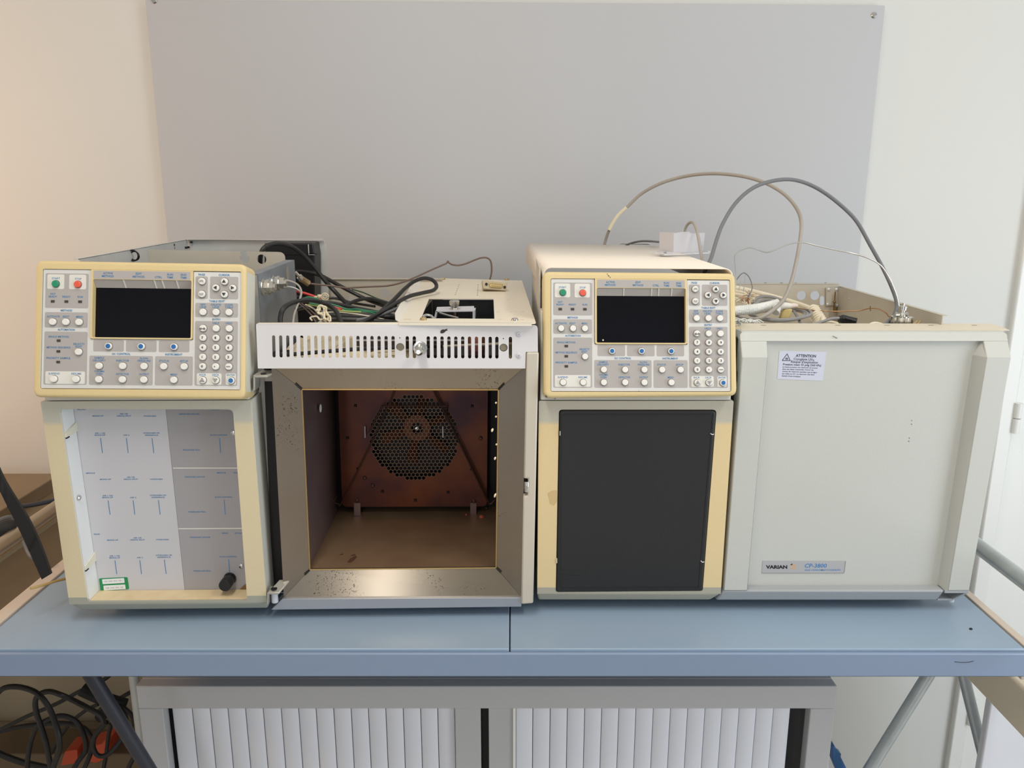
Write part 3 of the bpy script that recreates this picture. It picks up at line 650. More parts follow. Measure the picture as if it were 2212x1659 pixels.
# white liner inside the opening: left wall, sill, right wall
ol = min(op[0][0], op[3][0]); orr = max(op[1][0], op[2][0]); ob = op[0][1]
SILLM = mat('speckled_cream', (228, 208, 170), .55, col2=(216, 192, 150), nscale=50)
for (pa, pb, off_, m_, nm) in ((op[0], op[3], (-.0014, 0), LINERW, 'liner'), (op[0], op[1], (0, -.0014), SILLM, 'sill'), (op[1], op[2], (.0014, 0), LINERW, 'liner')):
    b = B(); o2 = Vector(off_); pa, pb = Vector(pa) + o2 * .1, Vector(pb) + o2 * .1
    hexa(b, [F1.P(*pa, -.0042), F1.P(*pb, -.0042), F1.P(*pb, -.0345), F1.P(*pa, -.0345), F1.P(*(pa + o2), -.0042), F1.P(*(pb + o2), -.0042), F1.P(*(pb + o2), -.0345), F1.P(*(pa + o2), -.0345)]); obj(nm, b, m_, t1)
for (ua, va, ub, vb) in ((142.5, 941, 167, 920), (181, 1229, 203, 1206)):
    z = F1.px(ua, va)[1]; ol = op[0][0] + (op[3][0] - op[0][0]) * (z - op[0][1]) / (op[3][1] - op[0][1]); b = B(); e = [F1.P(ol + .0001, z - .004, -.004), F1.P(ol + .0001, z - .004, -.036), F1.P(ol + .0001, z + .010, -.036), F1.P(ol + .0001, z + .002, -.004)]
    hexa(b, e + [p + F1.ex * .0016 for p in e]); obj('clip', b, mat('cream_clip', (226, 222, 204), .5), t1)
    b = B(); quadbox(b, F1, rect(ol + .0001, z - .006, ol + .0020, z - .0045), -.012, -.004); obj('clip_notch', b, DARKM, t1)
b = B(); lathe(b, F1.P(ol + .0002, F1.px(163, 1083)[1], -.014), F1.ex, [(.004, 0), (.004, .001), (.0028, .0022)], 12); obj('screw', b, CHROME, t1)
# knob, sticker, plate slots
kb = FP.pp(497, 1249)
b = B(); lathe(b, kb, FP.n, [(.0095, 0), (.0095, .002), (.0078, .0024), (.0078, .008), (.0092, .0085), (.0092, .024), (.0082, .0255), (.006, .0256)], 22)
kn = obj('control_knob', b, mat('knob_black', (28, 28, 29), .3), t1)
b = B(); plate(b, FP, rpoly([z2(532, 1346), z2(745, 1336), z2(758, 1425), z2(545, 1442)], .002), (), .0001, .0005)
stk = obj('sticker', b, GREENS, t1, label='green asset sticker with two white fields')
for qd in (((556, 1352), (720, 1342), (725, 1378), (561, 1388)), ((566, 1399), (728, 1390), (733, 1424), (570, 1435))):
    b = B(); plate(b, FP, rpoly([z2(*c) for c in qd], .001), (), .00055, .0007); obj('sticker_field', b, mat('field_white', (236, 238, 240), .5), stk)
b = B()
def scr(x0, y0, n, dx, dy):
    for i in range(n):
        if i % 5 == 4: continue
        x = x0 + i * dx; y = y0 + i * dy; hgt = 7 + 5 * ((i * 7) % 3) / 2
        c = [(x, y - hgt / 2), (x + 2.2, y - hgt / 2), (x + 4, y + hgt / 2), (x + 1.8, y + hgt / 2)]
        face(b, [FP.P(*z2(*p), .0008) for p in c], 0)
scr(570, 1368, 20, 7.2, -.45); scr(585, 1417, 18, 7.2, -.4)
obj('handwriting', b, mat('pen_grey', (120, 108, 120), .7), stk, smooth=0, kind='stuff')
for (u, v) in ((504, 935), (521, 1222)):
    b = B(); lathe(b, FP.pp(u, v, .0002), FP.n, [(.0035, 0), (.0035, .0012), (.002, .002)], 10); obj('stud', b, CHROME, t1)
b = B(); c0 = (orr - .012, ob + .004)
plate(b, F1, [(orr - .024, ob), (orr - .004, ob), (orr - .003, ob + .008), (orr - .01, ob + .012), (orr - .02, ob + .004)], (), -.0340, -.0335); obj('stain', b, RUST, t1)
# tilted control panel
PP1 = Pl(F1.off(.026).pp(300, 860), Y1, R(14))
bez1, _ = control_panel(t1, PP1, [(76, 562), (532, 570), (529, 863), (70, 858)], [(94, 582), (519.5, 588), (517, 841), (88.4, 838)], .040)
# neck between control panel and housing, open galvanised column behind
b = B(); z0 = ztop1 + .001; hexa(b, [F1.P(xl1 + .006, z0, .001), F1.P(xr1 - .002, z0, .001), F1.P(xr1 - .002, z0 + .13, -.022), F1.P(xl1 + .006, z0 + .13, -.022), F1.P(xl1 + .006, z0, -.05), F1.P(xr1 - .002, z0, -.05), F1.P(xr1 - .002, z0 + .13, -.05), F1.P(xl1 + .006, z0 + .13, -.05)])
obj('panel_mount', b, mat('pale_casing', (206, 204, 194), .5, bump=.25, bscale=700), t1, bevel=.002)
fr_ = onY(172, 559, 1.125); rr_ = onY(405, 517.5, 1.575)
zbk = rr_.z
b = B(); hexa(b, [(fr_.x, fr_.y, ZB), (rr_.x, rr_.y, ZB), rr_, fr_, (fr_.x - .0015, fr_.y, ZB), (rr_.x - .0015, rr_.y, ZB), rr_ - Vector((.0015, 0, 0)), fr_ - Vector((.0015, 0, 0))])
hexa(b, [fr_ + Vector((-.009, 0, .0003)), fr_ + Vector((0, 0, .0003)), rr_ + Vector((0, 0, .0003)), rr_ + Vector((-.009, 0, .0003)), fr_ + Vector((-.009, 0, -.0012)), fr_ + Vector((0, 0, -.0012)), rr_ + Vector((0, 0, -.0012)), rr_ + Vector((-.009, 0, -.0012))])
obj('side_sheet', b, GALV, t1)
CB = Pl((0, 1.577, 0)); bx0 = rr_.x; bx1 = CB.px(708, 600)[0]
b = B(); plate(b, CB, [(bx0, ZB), (bx1, ZB), (bx1, CB.px(708, 547)[1]), CB.px(704, 530), CB.px(700, 520.5), (bx0, zbk)], (), -.0015, 0)
quadbox(b, CB, rect(bx0, zbk, CB.px(700, 520)[0], zbk + .0012), 0, .010)
obj('rear_sheet', b, GALV, t1)
b = B(); q = rpoly([CB.px(589, 522), CB.px(690, 521), CB.px(694, 546), CB.px(694, 760), CB.px(590, 760)], .003); plate(b, CB, q, (), .002, .055)
q = rpoly([CB.px(682, 526), CB.px(690, 526), CB.px(690, 545), CB.px(682, 545)], .001); fan_ = obj('fan_cover', b, mat('black_fan_plastic', (22, 21, 24), .4), t1, bevel=.003)
b = B(); quadbox(b, CB, rect(*CB.px(596, 545), *CB.px(700, 543.5)), .0555, .0575); obj('cover_rib', b, mat('black_rib', (34, 33, 36), .4), t1)
b = B(); quadbox(b, CB, [CB.px(681, 524), CB.px(682.5, 524), CB.px(683.5, 545), CB.px(682, 545)], .0555, .0575); quadbox(b, CB, [CB.px(682, 543.5), CB.px(695, 543.5), CB.px(695, 546), CB.px(682, 546)], .0555, .0575); obj('cover_bracket', b, GALV, t1)
# divider sheet with notch and hole
DV = Pl((0, 1.37, 0))
dv = [DV.px(296, 539), DV.px(519, 543)] 
notch = [DV.px(u, v) for u, v in ((520, 543.5), (519, 549), (521, 551), (518.5, 555), (519, 562), (523, 567), (529, 568.5), (535, 567), (539, 562), (539, 556), (535, 551.5), (533, 548), (533, 543.6))]
out = [DV.px(296, 640), DV.px(296, 539)] + notch + rpoly([DV.px(560, 543.7), DV.px(616, 544.5), DV.px(616, 640)], [0, .012, 0])
b = B(); plate(b, DV, out[::-1], [circ(*DV.px(565, 560), .0082, 14)], -.0012, 0); obj('divider_sheet', b, GALVT, t1)
# cable clip ring by the left sheet
b = B()
for k, rr in enumerate((.0085, .0072)):
    c = onY(287 + 2 * k, 552 + k, 1.30); tube(b, [c + Vector((math.cos(a) * rr, k * .003, math.sin(a) * rr)) for a in [i * math.pi / 9 for i in range(19)]], .0012, 6, 2)
obj('cable_clip', b, DARKM, t1)
for (u, v) in ((373, 529), (373, 536), (414, 523), (408, 534), (400, 535)):
    b = B(); cyl(b, onY(u, v, 1.5735 if u > 405 else 1.50), (0, -1, 0) if u > 405 else (1, 0, 0), .0022, .0035, 8); obj('rivet', b, DARKM, t1)
# right upright sheet carrying the coax sockets
Xs = -.362
ua = onX(555, 594, Xs); ub = onX(634, 563, Xs)
b = B(); hexa(b, [(Xs, ua.y, 1.20), (Xs, ub.y, 1.20), ub, ua, (Xs + .0015, ua.y, 1.20), (Xs + .0015, ub.y, 1.20), ub + Vector((.0015, 0, 0)), ua + Vector((.0015, 0, 0))])
hexa(b, [ua + Vector((-.014, 0, .0012)), ua + Vector((.0015, 0, .0012)), ub + Vector((.0015, 0, .0012)), ub + Vector((-.014, 0, .0012)), ua + Vector((-.014, 0, 0)), ua + Vector((.0015, 0, 0)), ub + Vector((.0015, 0, 0)), ub + Vector((-.014, 0, 0))])
obj('socket_sheet', b, mat('blue_zinc', (150, 156, 164), .45, .5, col2=(128, 134, 142), nscale=16), t1)
b = B(); c = onX(621, 592, Xs + .0015); plate(b, Pl((Xs + .0017, 0, 0), R(90)), [(c.y + .008 * math.cos(a), c.z + .0125 * math.sin(a)) for a in [i * math.pi / 8 for i in range(16)]], (), 0, .0003); obj('slot_opening', b, mat('slot_grey', (150, 142, 130), .7), t1)
for (u, v, L_) in ((566, 620, .020), (588, 612, .022)):
    c = onX(u, v, Xs + .0015); b = B()
    lathe(b, c, (1, 0, 0), [(.0125, 0), (.0125, .002), (.010, .0025), (.010, .008), (.0112, .0083), (.0112, .011), (.0085, .0115), (.0085, L_ - .003), (.005, L_ - .003), (.005, L_)], 8)
    obj('coax_socket', b, CHROME, t1)
b = B(); tube(b, [onY(576, 622, 1.175), onY(588, 618, 1.185), onY(600, 622, 1.195)], .0014, 6); obj('solder_wire', b, CHROME, t1)
# chassis floor and feet
b = B(); box(b, -.625, .02, 1.125, 1.575, ZB, ZB + .006); obj('base_sheet', b, GALV, t1)
for x in (-.60, -.35, .0):
    for y in (1.175, 1.53):
        b = B(); lathe(b, (x, y, ZT), (0, 0, 1), [(.014, 0), (.016, .002), (.016, .0165), (.012, .018)], 14); obj('rubber_foot', b, RUBBER, t1)
# ------------------------------------------------------------------ oven of the left instrument
OP = Pl((-.17, 1.0865, 0), Y1)
D1 = -OP.n                                           # into the oven
fo = [OP.px(586, 790), OP.px(1137, 790), OP.px(1126, 1289), OP.px(613, 1290)]         # TL TR BR BL
OI = OP.off(-.010)
fi = [OI.px(652.3, 841), OI.px(1076.5, 841.8), OI.px(1071.6, 1226), OI.px(669.6, 1230)]
ti = .004
for i, m_ in ((0, STEEL), (1, STEELV), (2, STEEL), (3, STEELV)):
    j = (i + 1) % 4
    a, c = OP.P(*fo[i]), OP.P(*fo[j]); d_, e_ = OI.P(*fi[j]), OI.P(*fi[i])
    g = .00025; mid = (a + c + d_ + e_) / 4
    q = [p + (mid - p).normalized() * g for p in (a, c, d_, e_)]
    b = B(); hexa(b, q + [p + D1 * ti for p in q]); grain_uv(obj('frame_bar', b, m_, t1))
    p0, p1 = OI.P(*fi[i], .0008), OI.P(*fi[j], .0008); b = B(); tube(b, [p0, p1], .0011, 8, smooth=False); obj('frame_lip', b, GOLD, t1)
for (u0, v0, u1, v1) in ((638, 829, 652, 841), (1089, 829, 1077, 841), (658, 1242, 669, 1231), (1082, 1237, 1072, 1226)):
    b = B(); tube(b, [OP.off(-.006).pp(u0, v0), OI.pp(u1, v1, .0015)], .0012, 6, smooth=False); obj('mitre_joint', b, DARKM, t1)
# chamber walls, floor and rear
DEP = .245
def back(p, d=DEP): return p + D1 * d
I3 = [OI.P(*c) for c in fi]
eo = .004
tl, tr, br_, bl = [p + (p - (sum(I3, Vector()) / 4)).normalized() * eo for p in I3]
def sheet(name, pts, nrm, m_, holes=None, label=None):
    b = B(); hexa(b, list(pts) + [p + Vector(nrm) * .0012 for p in pts]); return obj(name, b, m_, t1, label=label)
OB = OI.off(-DEP)
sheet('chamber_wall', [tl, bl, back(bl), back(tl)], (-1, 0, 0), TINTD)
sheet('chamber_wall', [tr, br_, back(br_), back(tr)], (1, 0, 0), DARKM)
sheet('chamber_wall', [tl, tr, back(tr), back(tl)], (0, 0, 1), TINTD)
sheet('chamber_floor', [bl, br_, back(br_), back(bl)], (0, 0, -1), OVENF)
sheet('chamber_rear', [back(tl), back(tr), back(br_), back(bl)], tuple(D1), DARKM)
# white vent oval on the left chamber wall
c = onX(692.5, 882, tl.x + .0015); b = B(); plate(b, Pl((tl.x + .0015, 0, 0), R(90)), [(c.y + .006 * math.cos(a), c.z + .0065 * math.sin(a)) for a in [i * math.pi / 8 for i in range(16)]], (), -.0003, .0003); obj('wall_port', b, LINERW, t1)
# back plate with honeycomb grille
HP = OI.off(-.214)
hq = [HP.px(729, 815), HP.px(1054, 815), HP.px(1051.5, 1094), HP.px(739.5, 1095)]
cx, cy = HP.px(894.8, 946); RR = HP.px(993, 946)[0] - cx
pit = (HP.px(894.8 + 8.85, 946)[0] - cx); hr = pit / math.sqrt(3)
cells = []
n_ = int(RR / pit) + 2
for j in range(-n_ - 3, n_ + 4):
    for i in range(-n_ - 2, n_ + 3):
        x = (i + .5 * (j % 2)) * pit; y = j * hr * 1.5
        if math.hypot(x, y) < RR - pit * .35: cells.append((x, y))
def hexpt(x, y, r, k): return (cx + x + r * math.sin(k * math.pi / 3), cy + y + r * math.cos(k * math.pi / 3))
edges = {}
key = lambda p: (round(p[0] * 1e5), round(p[1] * 1e5))
for x, y in cells:
    ps = [hexpt(x, y, hr, k) for k in range(6)]
    for k in range(6):
        a, c = ps[k], ps[(k + 1) % 6]; e = (min(key(a), key(c)), max(key(a), key(c)))
        if e in edges: edges[e] = None
        else: edges[e] = (a, c)
# merge near-identical keys by walking the boundary
seg_ = [v for v in edges.values() if v]
def close(a, c): return abs(a[0] - c[0]) < pit * .08 and abs(a[1] - c[1]) < pit * .08
# drop doubled segments that rounding kept apart
keep = []
for s in seg_:
    mid = ((s[0][0] + s[1][0]) / 2, (s[0][1] + s[1][1]) / 2)
    keep.append((mid, s))
loopsegs = []
for i, (m_, s) in enumerate(keep):
    if not any(j != i and close(m_, k[0]) for j, k in enumerate(keep)): loopsegs.append(s)
loop = [loopsegs[0][0], loopsegs[0][1]]; rest = loopsegs[1:]
while rest:
    for s in rest:
        if close(s[0], loop[-1]): loop.append(s[1]); rest.remove(s); break
        if close(s[1], loop[-1]): loop.append(s[0]); rest.remove(s); break
    else: break
loop = loop[:-1]
b = B(); plate(b, HP, rpoly(hq[::-1], [.009, .009, .003, .003]), [loop], -.0015, 0); bp = obj('back_plate', b, TINT, t1)
b = B()
for x, y in cells:
    o_ = [hexpt(x, y, hr, k) for k in range(6)]; i_ = [hexpt(x, y, hr * .86, k) for k in range(6)]
    vo = [b.verts.new(HP.P(*p)) for p in o_]; vi = [b.verts.new(HP.P(*p)) for p in i_]; vb = [b.verts.new(HP.P(*p, -.0015)) for p in i_]
    for k in range(6):
        j = (k + 1) % 6; b.faces.new((vo[k], vo[j], vi[j], vi[k])); b.faces.new((vi[k], vi[j], vb[j], vb[k]))
obj('honeycomb_grille', b, mat('grille_steel', (124, 104, 86), .45, .6), t1, smooth=0, kind='stuff')
# fan behind the grille
FN = HP.off(-.012); fcx, fcy = FN.px(901, 925)
b = B(); plate(b, FN, circ(fcx, fcy, .0232, 28), [circ(fcx, fcy, .0105, 20)], -.003, 0); fan = obj('fan', b, FANM, t1)
for k in range(6):
    a = k * math.pi / 3 + .35; ca, sa = math.cos(a), math.sin(a)
    def bp_(r, w_, h): return FN.P(fcx + ca * r - sa * w_, fcy + sa * r + ca * w_, h)
    q = [bp_(.022, -.006, -.008), bp_(.066, -.011, -.012), bp_(.066, .009, -.001), bp_(.022, .005, -.001)]
    b = B(); hexa(b, q + [p + D1 * .001 for p in q]); obj('blade', b, FANM, fan)
b = B(); cyl(b, FN.P(fcx, fcy, -.002), FN.n, .003, .004, 12); obj('hub_nut', b, CHROME, fan)
# screws, spot welds, clips, feet
for (u, v, r_) in ((768, 876, .0032), (1020, 877, .0032), (751, 945.5, .0030), (1038, 946.5, .0036), (772.8, 1012, .0028), (1017, 1014, .0018), (826.5, 1061, .0034), (968, 1063, .0032), (897.5, 1080, .0034), (771, 1081, .0036), (1023.5, 1083, .0036), (788, 1032, .0036), (805, 1048.5, .0036)):
    b = B(); lathe(b, HP.pp(u, v, .0002), HP.n, [(r_, 0), (r_, .0012), (r_ * .6, .0022)], 10 if r_ > .0035 else 4); obj('screw', b, DARKM if r_ < .0035 else WIREM, t1)
for (u, v) in ((789.5, 931), (957, 931)):
    b = B(); tube(b, [HP.pp(u, v - 12, .006), HP.pp(u + .5, v + 12, .006)], .0013, 6, smooth=False); tube(b, [HP.pp(u, v - 11, .0), HP.pp(u, v - 11, .006)], .0011, 6, smooth=False); obj('pin', b, ALU, t1)
for (u0, u1) in ((765, 779), (1016, 1029)):
    b = B(); quadbox(b, HP, [HP.px(u0, 1112), HP.px(u1, 1112), HP.px(u1, 1086), HP.px(u0, 1086)], .0003, .0015); p0 = HP.pp(u0, 1112); p1 = HP.pp(u1, 1112)
    hexa(b, [p0, p1, p1 - D1 * .012, p0 - D1 * .012, p0 - Vector((0, 0, .001)), p1 - Vector((0, 0, .001)), p1 - D1 * .012 - Vector((0, 0, .001)), p0 - D1 * .012 - Vector((0, 0, .001))]); obj('plate_foot', b, TINTD, t1)
# hanging column wire
HW = HP.off(.012)
b = B(); tube(b, [HW.pp(853, 838), HW.pp(842, 868), HW.pp(800, 960), HW.pp(740, 1082), HW.pp(731, 1088), HW.pp(721, 1083), HW.pp(728, 1071)], .0013, 8)
tube(b, [HW.pp(935, 838), HW.pp(950, 870), HW.pp(1000, 970), HW.pp(1052, 1078), HW.pp(1060, 1088), HW.pp(1069, 1080)], .0020, 8)
tube(b, [HW.pp(826, 877), HW.pp(900, 876), HW.pp(965, 877)], .0016, 8, smooth=False); tube(b, [HW.pp(826, 877), HW.pp(796, 935)], .0013, 8, smooth=False); tube(b, [HW.pp(965, 877), HW.pp(963, 910)], .0013, 8, smooth=False)
obj('column_hanger', b, WIREM, t1)
# insulation flecks at the right chamber edge
b = B()
for (u, v, s) in ((1063, 929, 3), (1071, 900, 2), (1069, 990, 3), (1072, 960, 2), (1069, 1070, 4), (1071, 870, 2)):
    c = onX(u, v, tr.x - .002); lathe(b, c, (-1, .2, .3), [(.0005 * s, -.001), (.0007 * s, 0), (.0003 * s, .0008)], 6)
obj('insulation_flecks', b, WOOL, t1, kind='stuff')
b = B()
for (u, v, s) in ((1040, 1117, 4), (1007, 1112, 2), (1050, 1098, 1.5)):
    c = onZ(u, v, bl.z); lathe(b, c, (0, 0, 1), [(.0011 * s, 0), (.0009 * s, .0006 * s), (.0003 * s, .001 * s)], 7)
obj('scale_flakes', b, mat('orange_scale', (196, 96, 60), .7), t1, kind='stuff')
b = B()
zf = bl.z + .0006
for pts in (((750, 1214), (757, 1206), (768, 1200), (771, 1203), (764, 1210), (757, 1215)), ((732, 1199), (742, 1195), (740, 1198)), ((756, 1201), (766, 1196), (768, 1199))):
    face(b, [onZ(u, v, zf) for u, v in pts])
obj('floor_stain', b, mat('burnt_stain', (84, 48, 32), .7), t1, smooth=0)
# front base strip, dark reveal, hinge brackets
b = B(); q = [OP.px(588, 1313), OP.px(1126, 1306.5), OP.px(1127, 1287), OP.px(612, 1289.5)]; quadbox(b, OP, q, -.02, .006); obj('base_strip', b, mat('strip_aluminium', (178, 180, 186), .4, .6, bump=.05), t1, bevel=.0006)
b = B(); quadbox(b, OP, [OP.px(578, 1300), OP.px(612, 1300), OP.px(590, 785), OP.px(556, 785)], -.10, -.03); obj('reveal_strip', b, DARKM, t1)
hz = OP.off(.004)
for (v0, v1, u0, u1, zt_, zb_) in ((797, 831, 556, 592, 800, 838), (1238, 1290, 585, 625, 1266, 1296)):
    b = B(); hp = OP.off(.014)
    if v0 < 1000:
        z = OP.px(570, 806)[1]
        q = [OP.P(OP.px(556, 806)[0], z, .016), OP.P(OP.px(584, 806)[0], z, .016), OP.P(OP.px(590, 797)[0], z, -.02), OP.P(OP.px(556, 797)[0], z, -.02)]
        hexa(b, q + [p - Vector((0, 0, .003)) for p in q])
        quadbox(b, OP, [OP.px(553, 842), OP.px(557, 838), OP.px(557, 806), OP.px(553, 806)], -.012, .014)
        o_ = obj('hinge_bracket', b, mat('zinc_bracket', (176, 172, 162), .4, .4), t1, bevel=.0008)
        b = B(); cyl(b, OP.P(OP.px(572, 804)[0], z + .0002, .006), (0, 0, 1), .004, .001, 12); obj('hinge_hole', b, DARKM, t1)
    else:
        z = OP.px(596, 1268)[1]
        q = [OP.P(OP.px(585, 1268)[0], z, .018), OP.P(OP.px(609, 1268)[0], z, .018), OP.P(OP.px(624, 1240)[0], z + .010, -.004), OP.P(OP.px(601, 1240)[0], z + .010, -.004)]
        hexa(b, q + [p - Vector((0, 0, .003)) for p in q])
        quadbox(b, OP, [OP.px(583, 1294), OP.px(587, 1294), OP.px(588, 1268), OP.px(584, 1268)], -.004, .018)
        obj('hinge_bracket', b, mat('zinc_bracket', (176, 172, 162), .4, .4), t1, bevel=.0008)
        b = B(); cyl(b, OP.P(OP.px(597, 1268)[0], z + .0030, .012), (0, 0, 1), .0045, .0012, 14); obj('hinge_hole', b, DARKM, t1)
        b = B(); cyl(b, OP.P(OP.px(597, 1290)[0], z - .02, .008), (0, 0, 1), .005, .018, 12); obj('hinge_pin', b, ALU, t1)
# white post at the right of the oven with latch
WP = OP.off(.010)
b = B(); q = [WP.px(1137.5, 761.5), WP.px(1164, 761.5), WP.px(1152, 1304), WP.px(1126, 1306)]
lt = [WP.px(1132, 1035), WP.px(1141, 1035), WP.px(1139.5, 1072), WP.px(1130, 1072)]
q = [WP.px(1126, 1306), WP.px(1152, 1304), WP.px(1164, 761.5), WP.px(1137.5, 761.5), WP.px(1131.3, 1034.5), WP.px(1141, 1034.5), WP.px(1140.2, 1072), WP.px(1130.5, 1072)]
plate(b, WP, q, (), -.03, 0); obj('door_post', b, mat('post_enamel', (206, 196, 180), .4), t1, bevel=.0022)
b = B(); plate(b, WP, lt[::-1], (), -.028, -.012); obj('latch_pocket', b, DARKM, t1)
b = B(); lathe(b, WP.pp(1138, 1053, -.004), (0, 0, 1), [(.0035, -.008), (.0042, -.006), (.0042, .006), (.0035, .008)], 10); obj('latch_roller', b, CHROME, t1)
# slotted fascia
OF = OP.off(.008)
out = [OF.px(557, 796), OF.px(1135, 796), OF.px(1136, 760.5), OF.px(1162, 760), OF.px(1161.5, 702), OF.px(553, 699)]
holes = []
xs = [589.7 + 15.22 * i for i in range(18)] + [879.2, 894.3] + [924.6 + 14.92 * i for i in range(10)] + [1073.2, 1102.6]
for u in xs:
    f = (u - 589.7) / 513; ut, ub_ = u + 1.0 * (1 - f), u + 2.4 * (1 - f)
    v0, v1 = 724.3 + 3.2 * f, 772.5 + 2.6 * f
    a0, c0 = OF.px(ut, v0); a1, c1 = OF.px(ub_, v1); r_ = (OF.px(u + 3.55, 750)[0] - OF.px(u, 750)[0])
    lp = [(a0 + r_ * math.cos(t), c0 - r_ + r_ * math.sin(t)) for t in [math.pi * k / 6 for k in range(7)]] + [(a1 + r_ * math.cos(t), c1 + r_ + r_ * math.sin(t)) for t in [math.pi + math.pi * k / 6 for k in range(7)]]
    holes.append(lp)
for (u, v) in ((864.5, 749.7), (1087.8, 751)): holes.append(circ(*OF.px(u, v), .0056, 18))
for (u, v) in ((863.5, 730), (1087.5, 731.5)): holes.append(circ(*OF.px(u, v), .0009, 8))
b = B(); plate(b, OF, rpoly(out, [.001, .001, 0, .001, .006, .002]), holes, -.0012, 0)
fas = obj('slotted_fascia', b, FASCIA, t1)
b = B(); z = OF.px(700, 699.5)[1]
q = [OF.P(OF.px(553, 699)[0], z, 0), OF.P(OF.px(862, 699)[0], z, 0), OF.P(OF.px(862, 699)[0], z, -.013), OF.P(OF.px(553, 699)[0], z, -.013)]
hexa(b, q + [p - Vector((0, 0, .0015)) for p in q]); obj('fascia_flange', b, CREAMW, t1, bevel=.0006)
for (u, v) in ((1120.8, 722.4), (1120, 768.5)):
    b = B(); lathe(b, OF.pp(u, v, .0001), OF.n, [(.0036, 0), (.0030, .0014), (.0015, .0018), (.0012, .0006)], 14); obj('rivet', b, ALU, t1)
b = B(); plate(b, OF, [OF.px(u, v) for u, v in ((951, 717), (953, 713), (957, 711.5), (961, 712), (964, 710.5), (967, 710), (965, 712), (967.5, 713.5), (963.5, 714.5), (960, 718), (956, 720), (952, 719.5))][::-1], (), .0001, .0005); obj('tar_spot', b, DIRT, t1)
for (u, v) in ((864.5, 749.7), (1087.8, 751)):
    b = B(); cyl(b, OF.pp(u, v, -.004), OF.n, .0050, .0022, 16)
    obj('recessed_screw', b, mat('old_screw', (140, 130, 112), .4, .8) if u < 900 else mat('dull_disc', (150, 140, 120), .5, .5), t1)
b = B(); c = OF.pp(908, 751.5)
lathe(b, c, OF.n, [(.0098, 0), (.0098, .0018), (.0082, .002)], 18); lathe(b, OF.pp(908, 751.5, .002), OF.n, [(.0078, 0), (.0078, .006), (.006, .007)], 6)
lathe(b, OF.pp(908, 751.5, .009), OF.n, [(.0052, 0), (.0052, .009), (.0060, .0092), (.0060, .016), (.0042, .0185), (.0030, .021)], 14); obj('gas_fitting', b, CHROME, t1)
# compartment above the oven: wool floor, side walls, rear sheet
zf = 1.287
b = B(); q = [OF.P(OF.px(558, 790)[0] + .004, 0, -.008), OF.P(OF.px(1160, 790)[0] - .004, 0, -.008)]
x0, x1 = -.352, .028
b = B(); n2 = 40
for i in range(n2):
    for j in range(16): pass
grid = [[b.verts.new((x0 + (x1 - x0) * i / 60, 1.10 + .45 * j / 40, zf + .006 * math.sin(i * .9 + j * .5) * math.cos(j * .7 - i * .3) + random.uniform(-.002, .002))) for i in range(61)] for j in range(41)]
for j in range(40):
    for i in range(60): b.faces.new((grid[j][i], grid[j][i + 1], grid[j + 1][i + 1], grid[j + 1][i]))
obj('insulation_blanket', b, WOOL, t1, kind='stuff')
b = B(); box(b, x0, x1, 1.10, 1.55, 1.262, 1.274); obj('compartment_floor', b, GALVT, t1)
OR_ = Pl((-.17, 1.60, 0)); zr_ = OR_.px(800, 603.5)[1]
b = B(); rx0, rx1 = OR_.px(696, 640)[0], .03
plate(b, OR_, [(rx0, ZB), (rx1, ZB), (rx1, zr_), (rx0, zr_)], [circ(*OR_.px(830, 633), .0098, 20), circ(*OR_.px(846, 638), .0040, 12), circ(*OR_.px(758, 646), .0062, 14), rpoly([OR_.px(721, 630), OR_.px(726, 630), OR_.px(726, 650), OR_.px(721, 650)][::-1], .002)], -.0015, 0)
quadbox(b, OR_, rect(rx0, zr_, rx1, zr_ + .0015), -.012, .004)
obj('rear_sheet', b, GALVT, t1)
b = B(); hexa(b, [(.030, 1.13, ZB), (.016, 1.60, ZB), (.016, 1.60, 1.33), (.030, 1.13, 1.33), (.0315, 1.13, ZB), (.0175, 1.60, ZB), (.0175, 1.60, 1.33), (.0315, 1.13, 1.33)]); obj('side_sheet', b, CREAMW, t1)
b = B(); box(b, -.345, -.340, 1.34, 1.575, ZB, 1.30); obj('inner_sheet', b, GALV, t1)
# cream top plate with opening
ZP = 1.350
TPl = Pl((0, 1.1, ZP), 0, R(90))        # ex right, ey away
tq = [TPl.px(861.5, 696.5), TPl.px(1158, 698), TPl.px(1127.5, 606), TPl.px(917, 600)]
oq = [TPl.px(909.5, 687.6), TPl.px(1068, 688.6), TPl.px(1066, 645.3), TPl.px(927, 644.7)]
dash = []
for (ua, va, ub2, vb2) in ((992, 613.5, 983, 638.5), (1033, 613.5, 1031, 639.5)):
    for k in range(6):
        f0 = k / 6 + .02; f1 = (k + .78) / 6
        p0 = TPl.px(ua + (ub2 - ua) * f0, va + (vb2 - va) * f0); p1 = TPl.px(ua + (ub2 - ua) * f1, va + (vb2 - va) * f1)
        dash.append([(p0[0] - .0008, p0[1]), (p1[0] - .0008, p1[1]), (p1[0] + .0008, p1[1]), (p0[0] + .0008, p0[1])])
b = B(); plate(b, TPl, rpoly(tq, [.001, .008, .004, .002]), [rpoly(oq, .001)] + dash, -.0014, 0)
zz = Vector((0, 0, -1)); f0 = TPl.P(*tq[0]); f1 = TPl.P(tq[1][0] - .006, tq[1][1])
hexa(b, [f0, f1, f1 + zz * .004, f0 + zz * .004] + [p + Vector((0, .0012, 0)) for p in (f0, f1, f1 + zz * .004, f0 + zz * .004)])
tp = obj('top_plate', b, CREAMW, t1)
b = B(); a0, a1 = TPl.P(*tq[0]), TPl.P(*tq[3]); dv_ = Vector((-.028, .004, .010)); q = [a0 + Vector((-.001, .006, 0)), a1, a1 + dv_ * .5 + Vector((0, -.004, 0)), a0 + dv_ * .22 + Vector((0, .006, 0)), ]
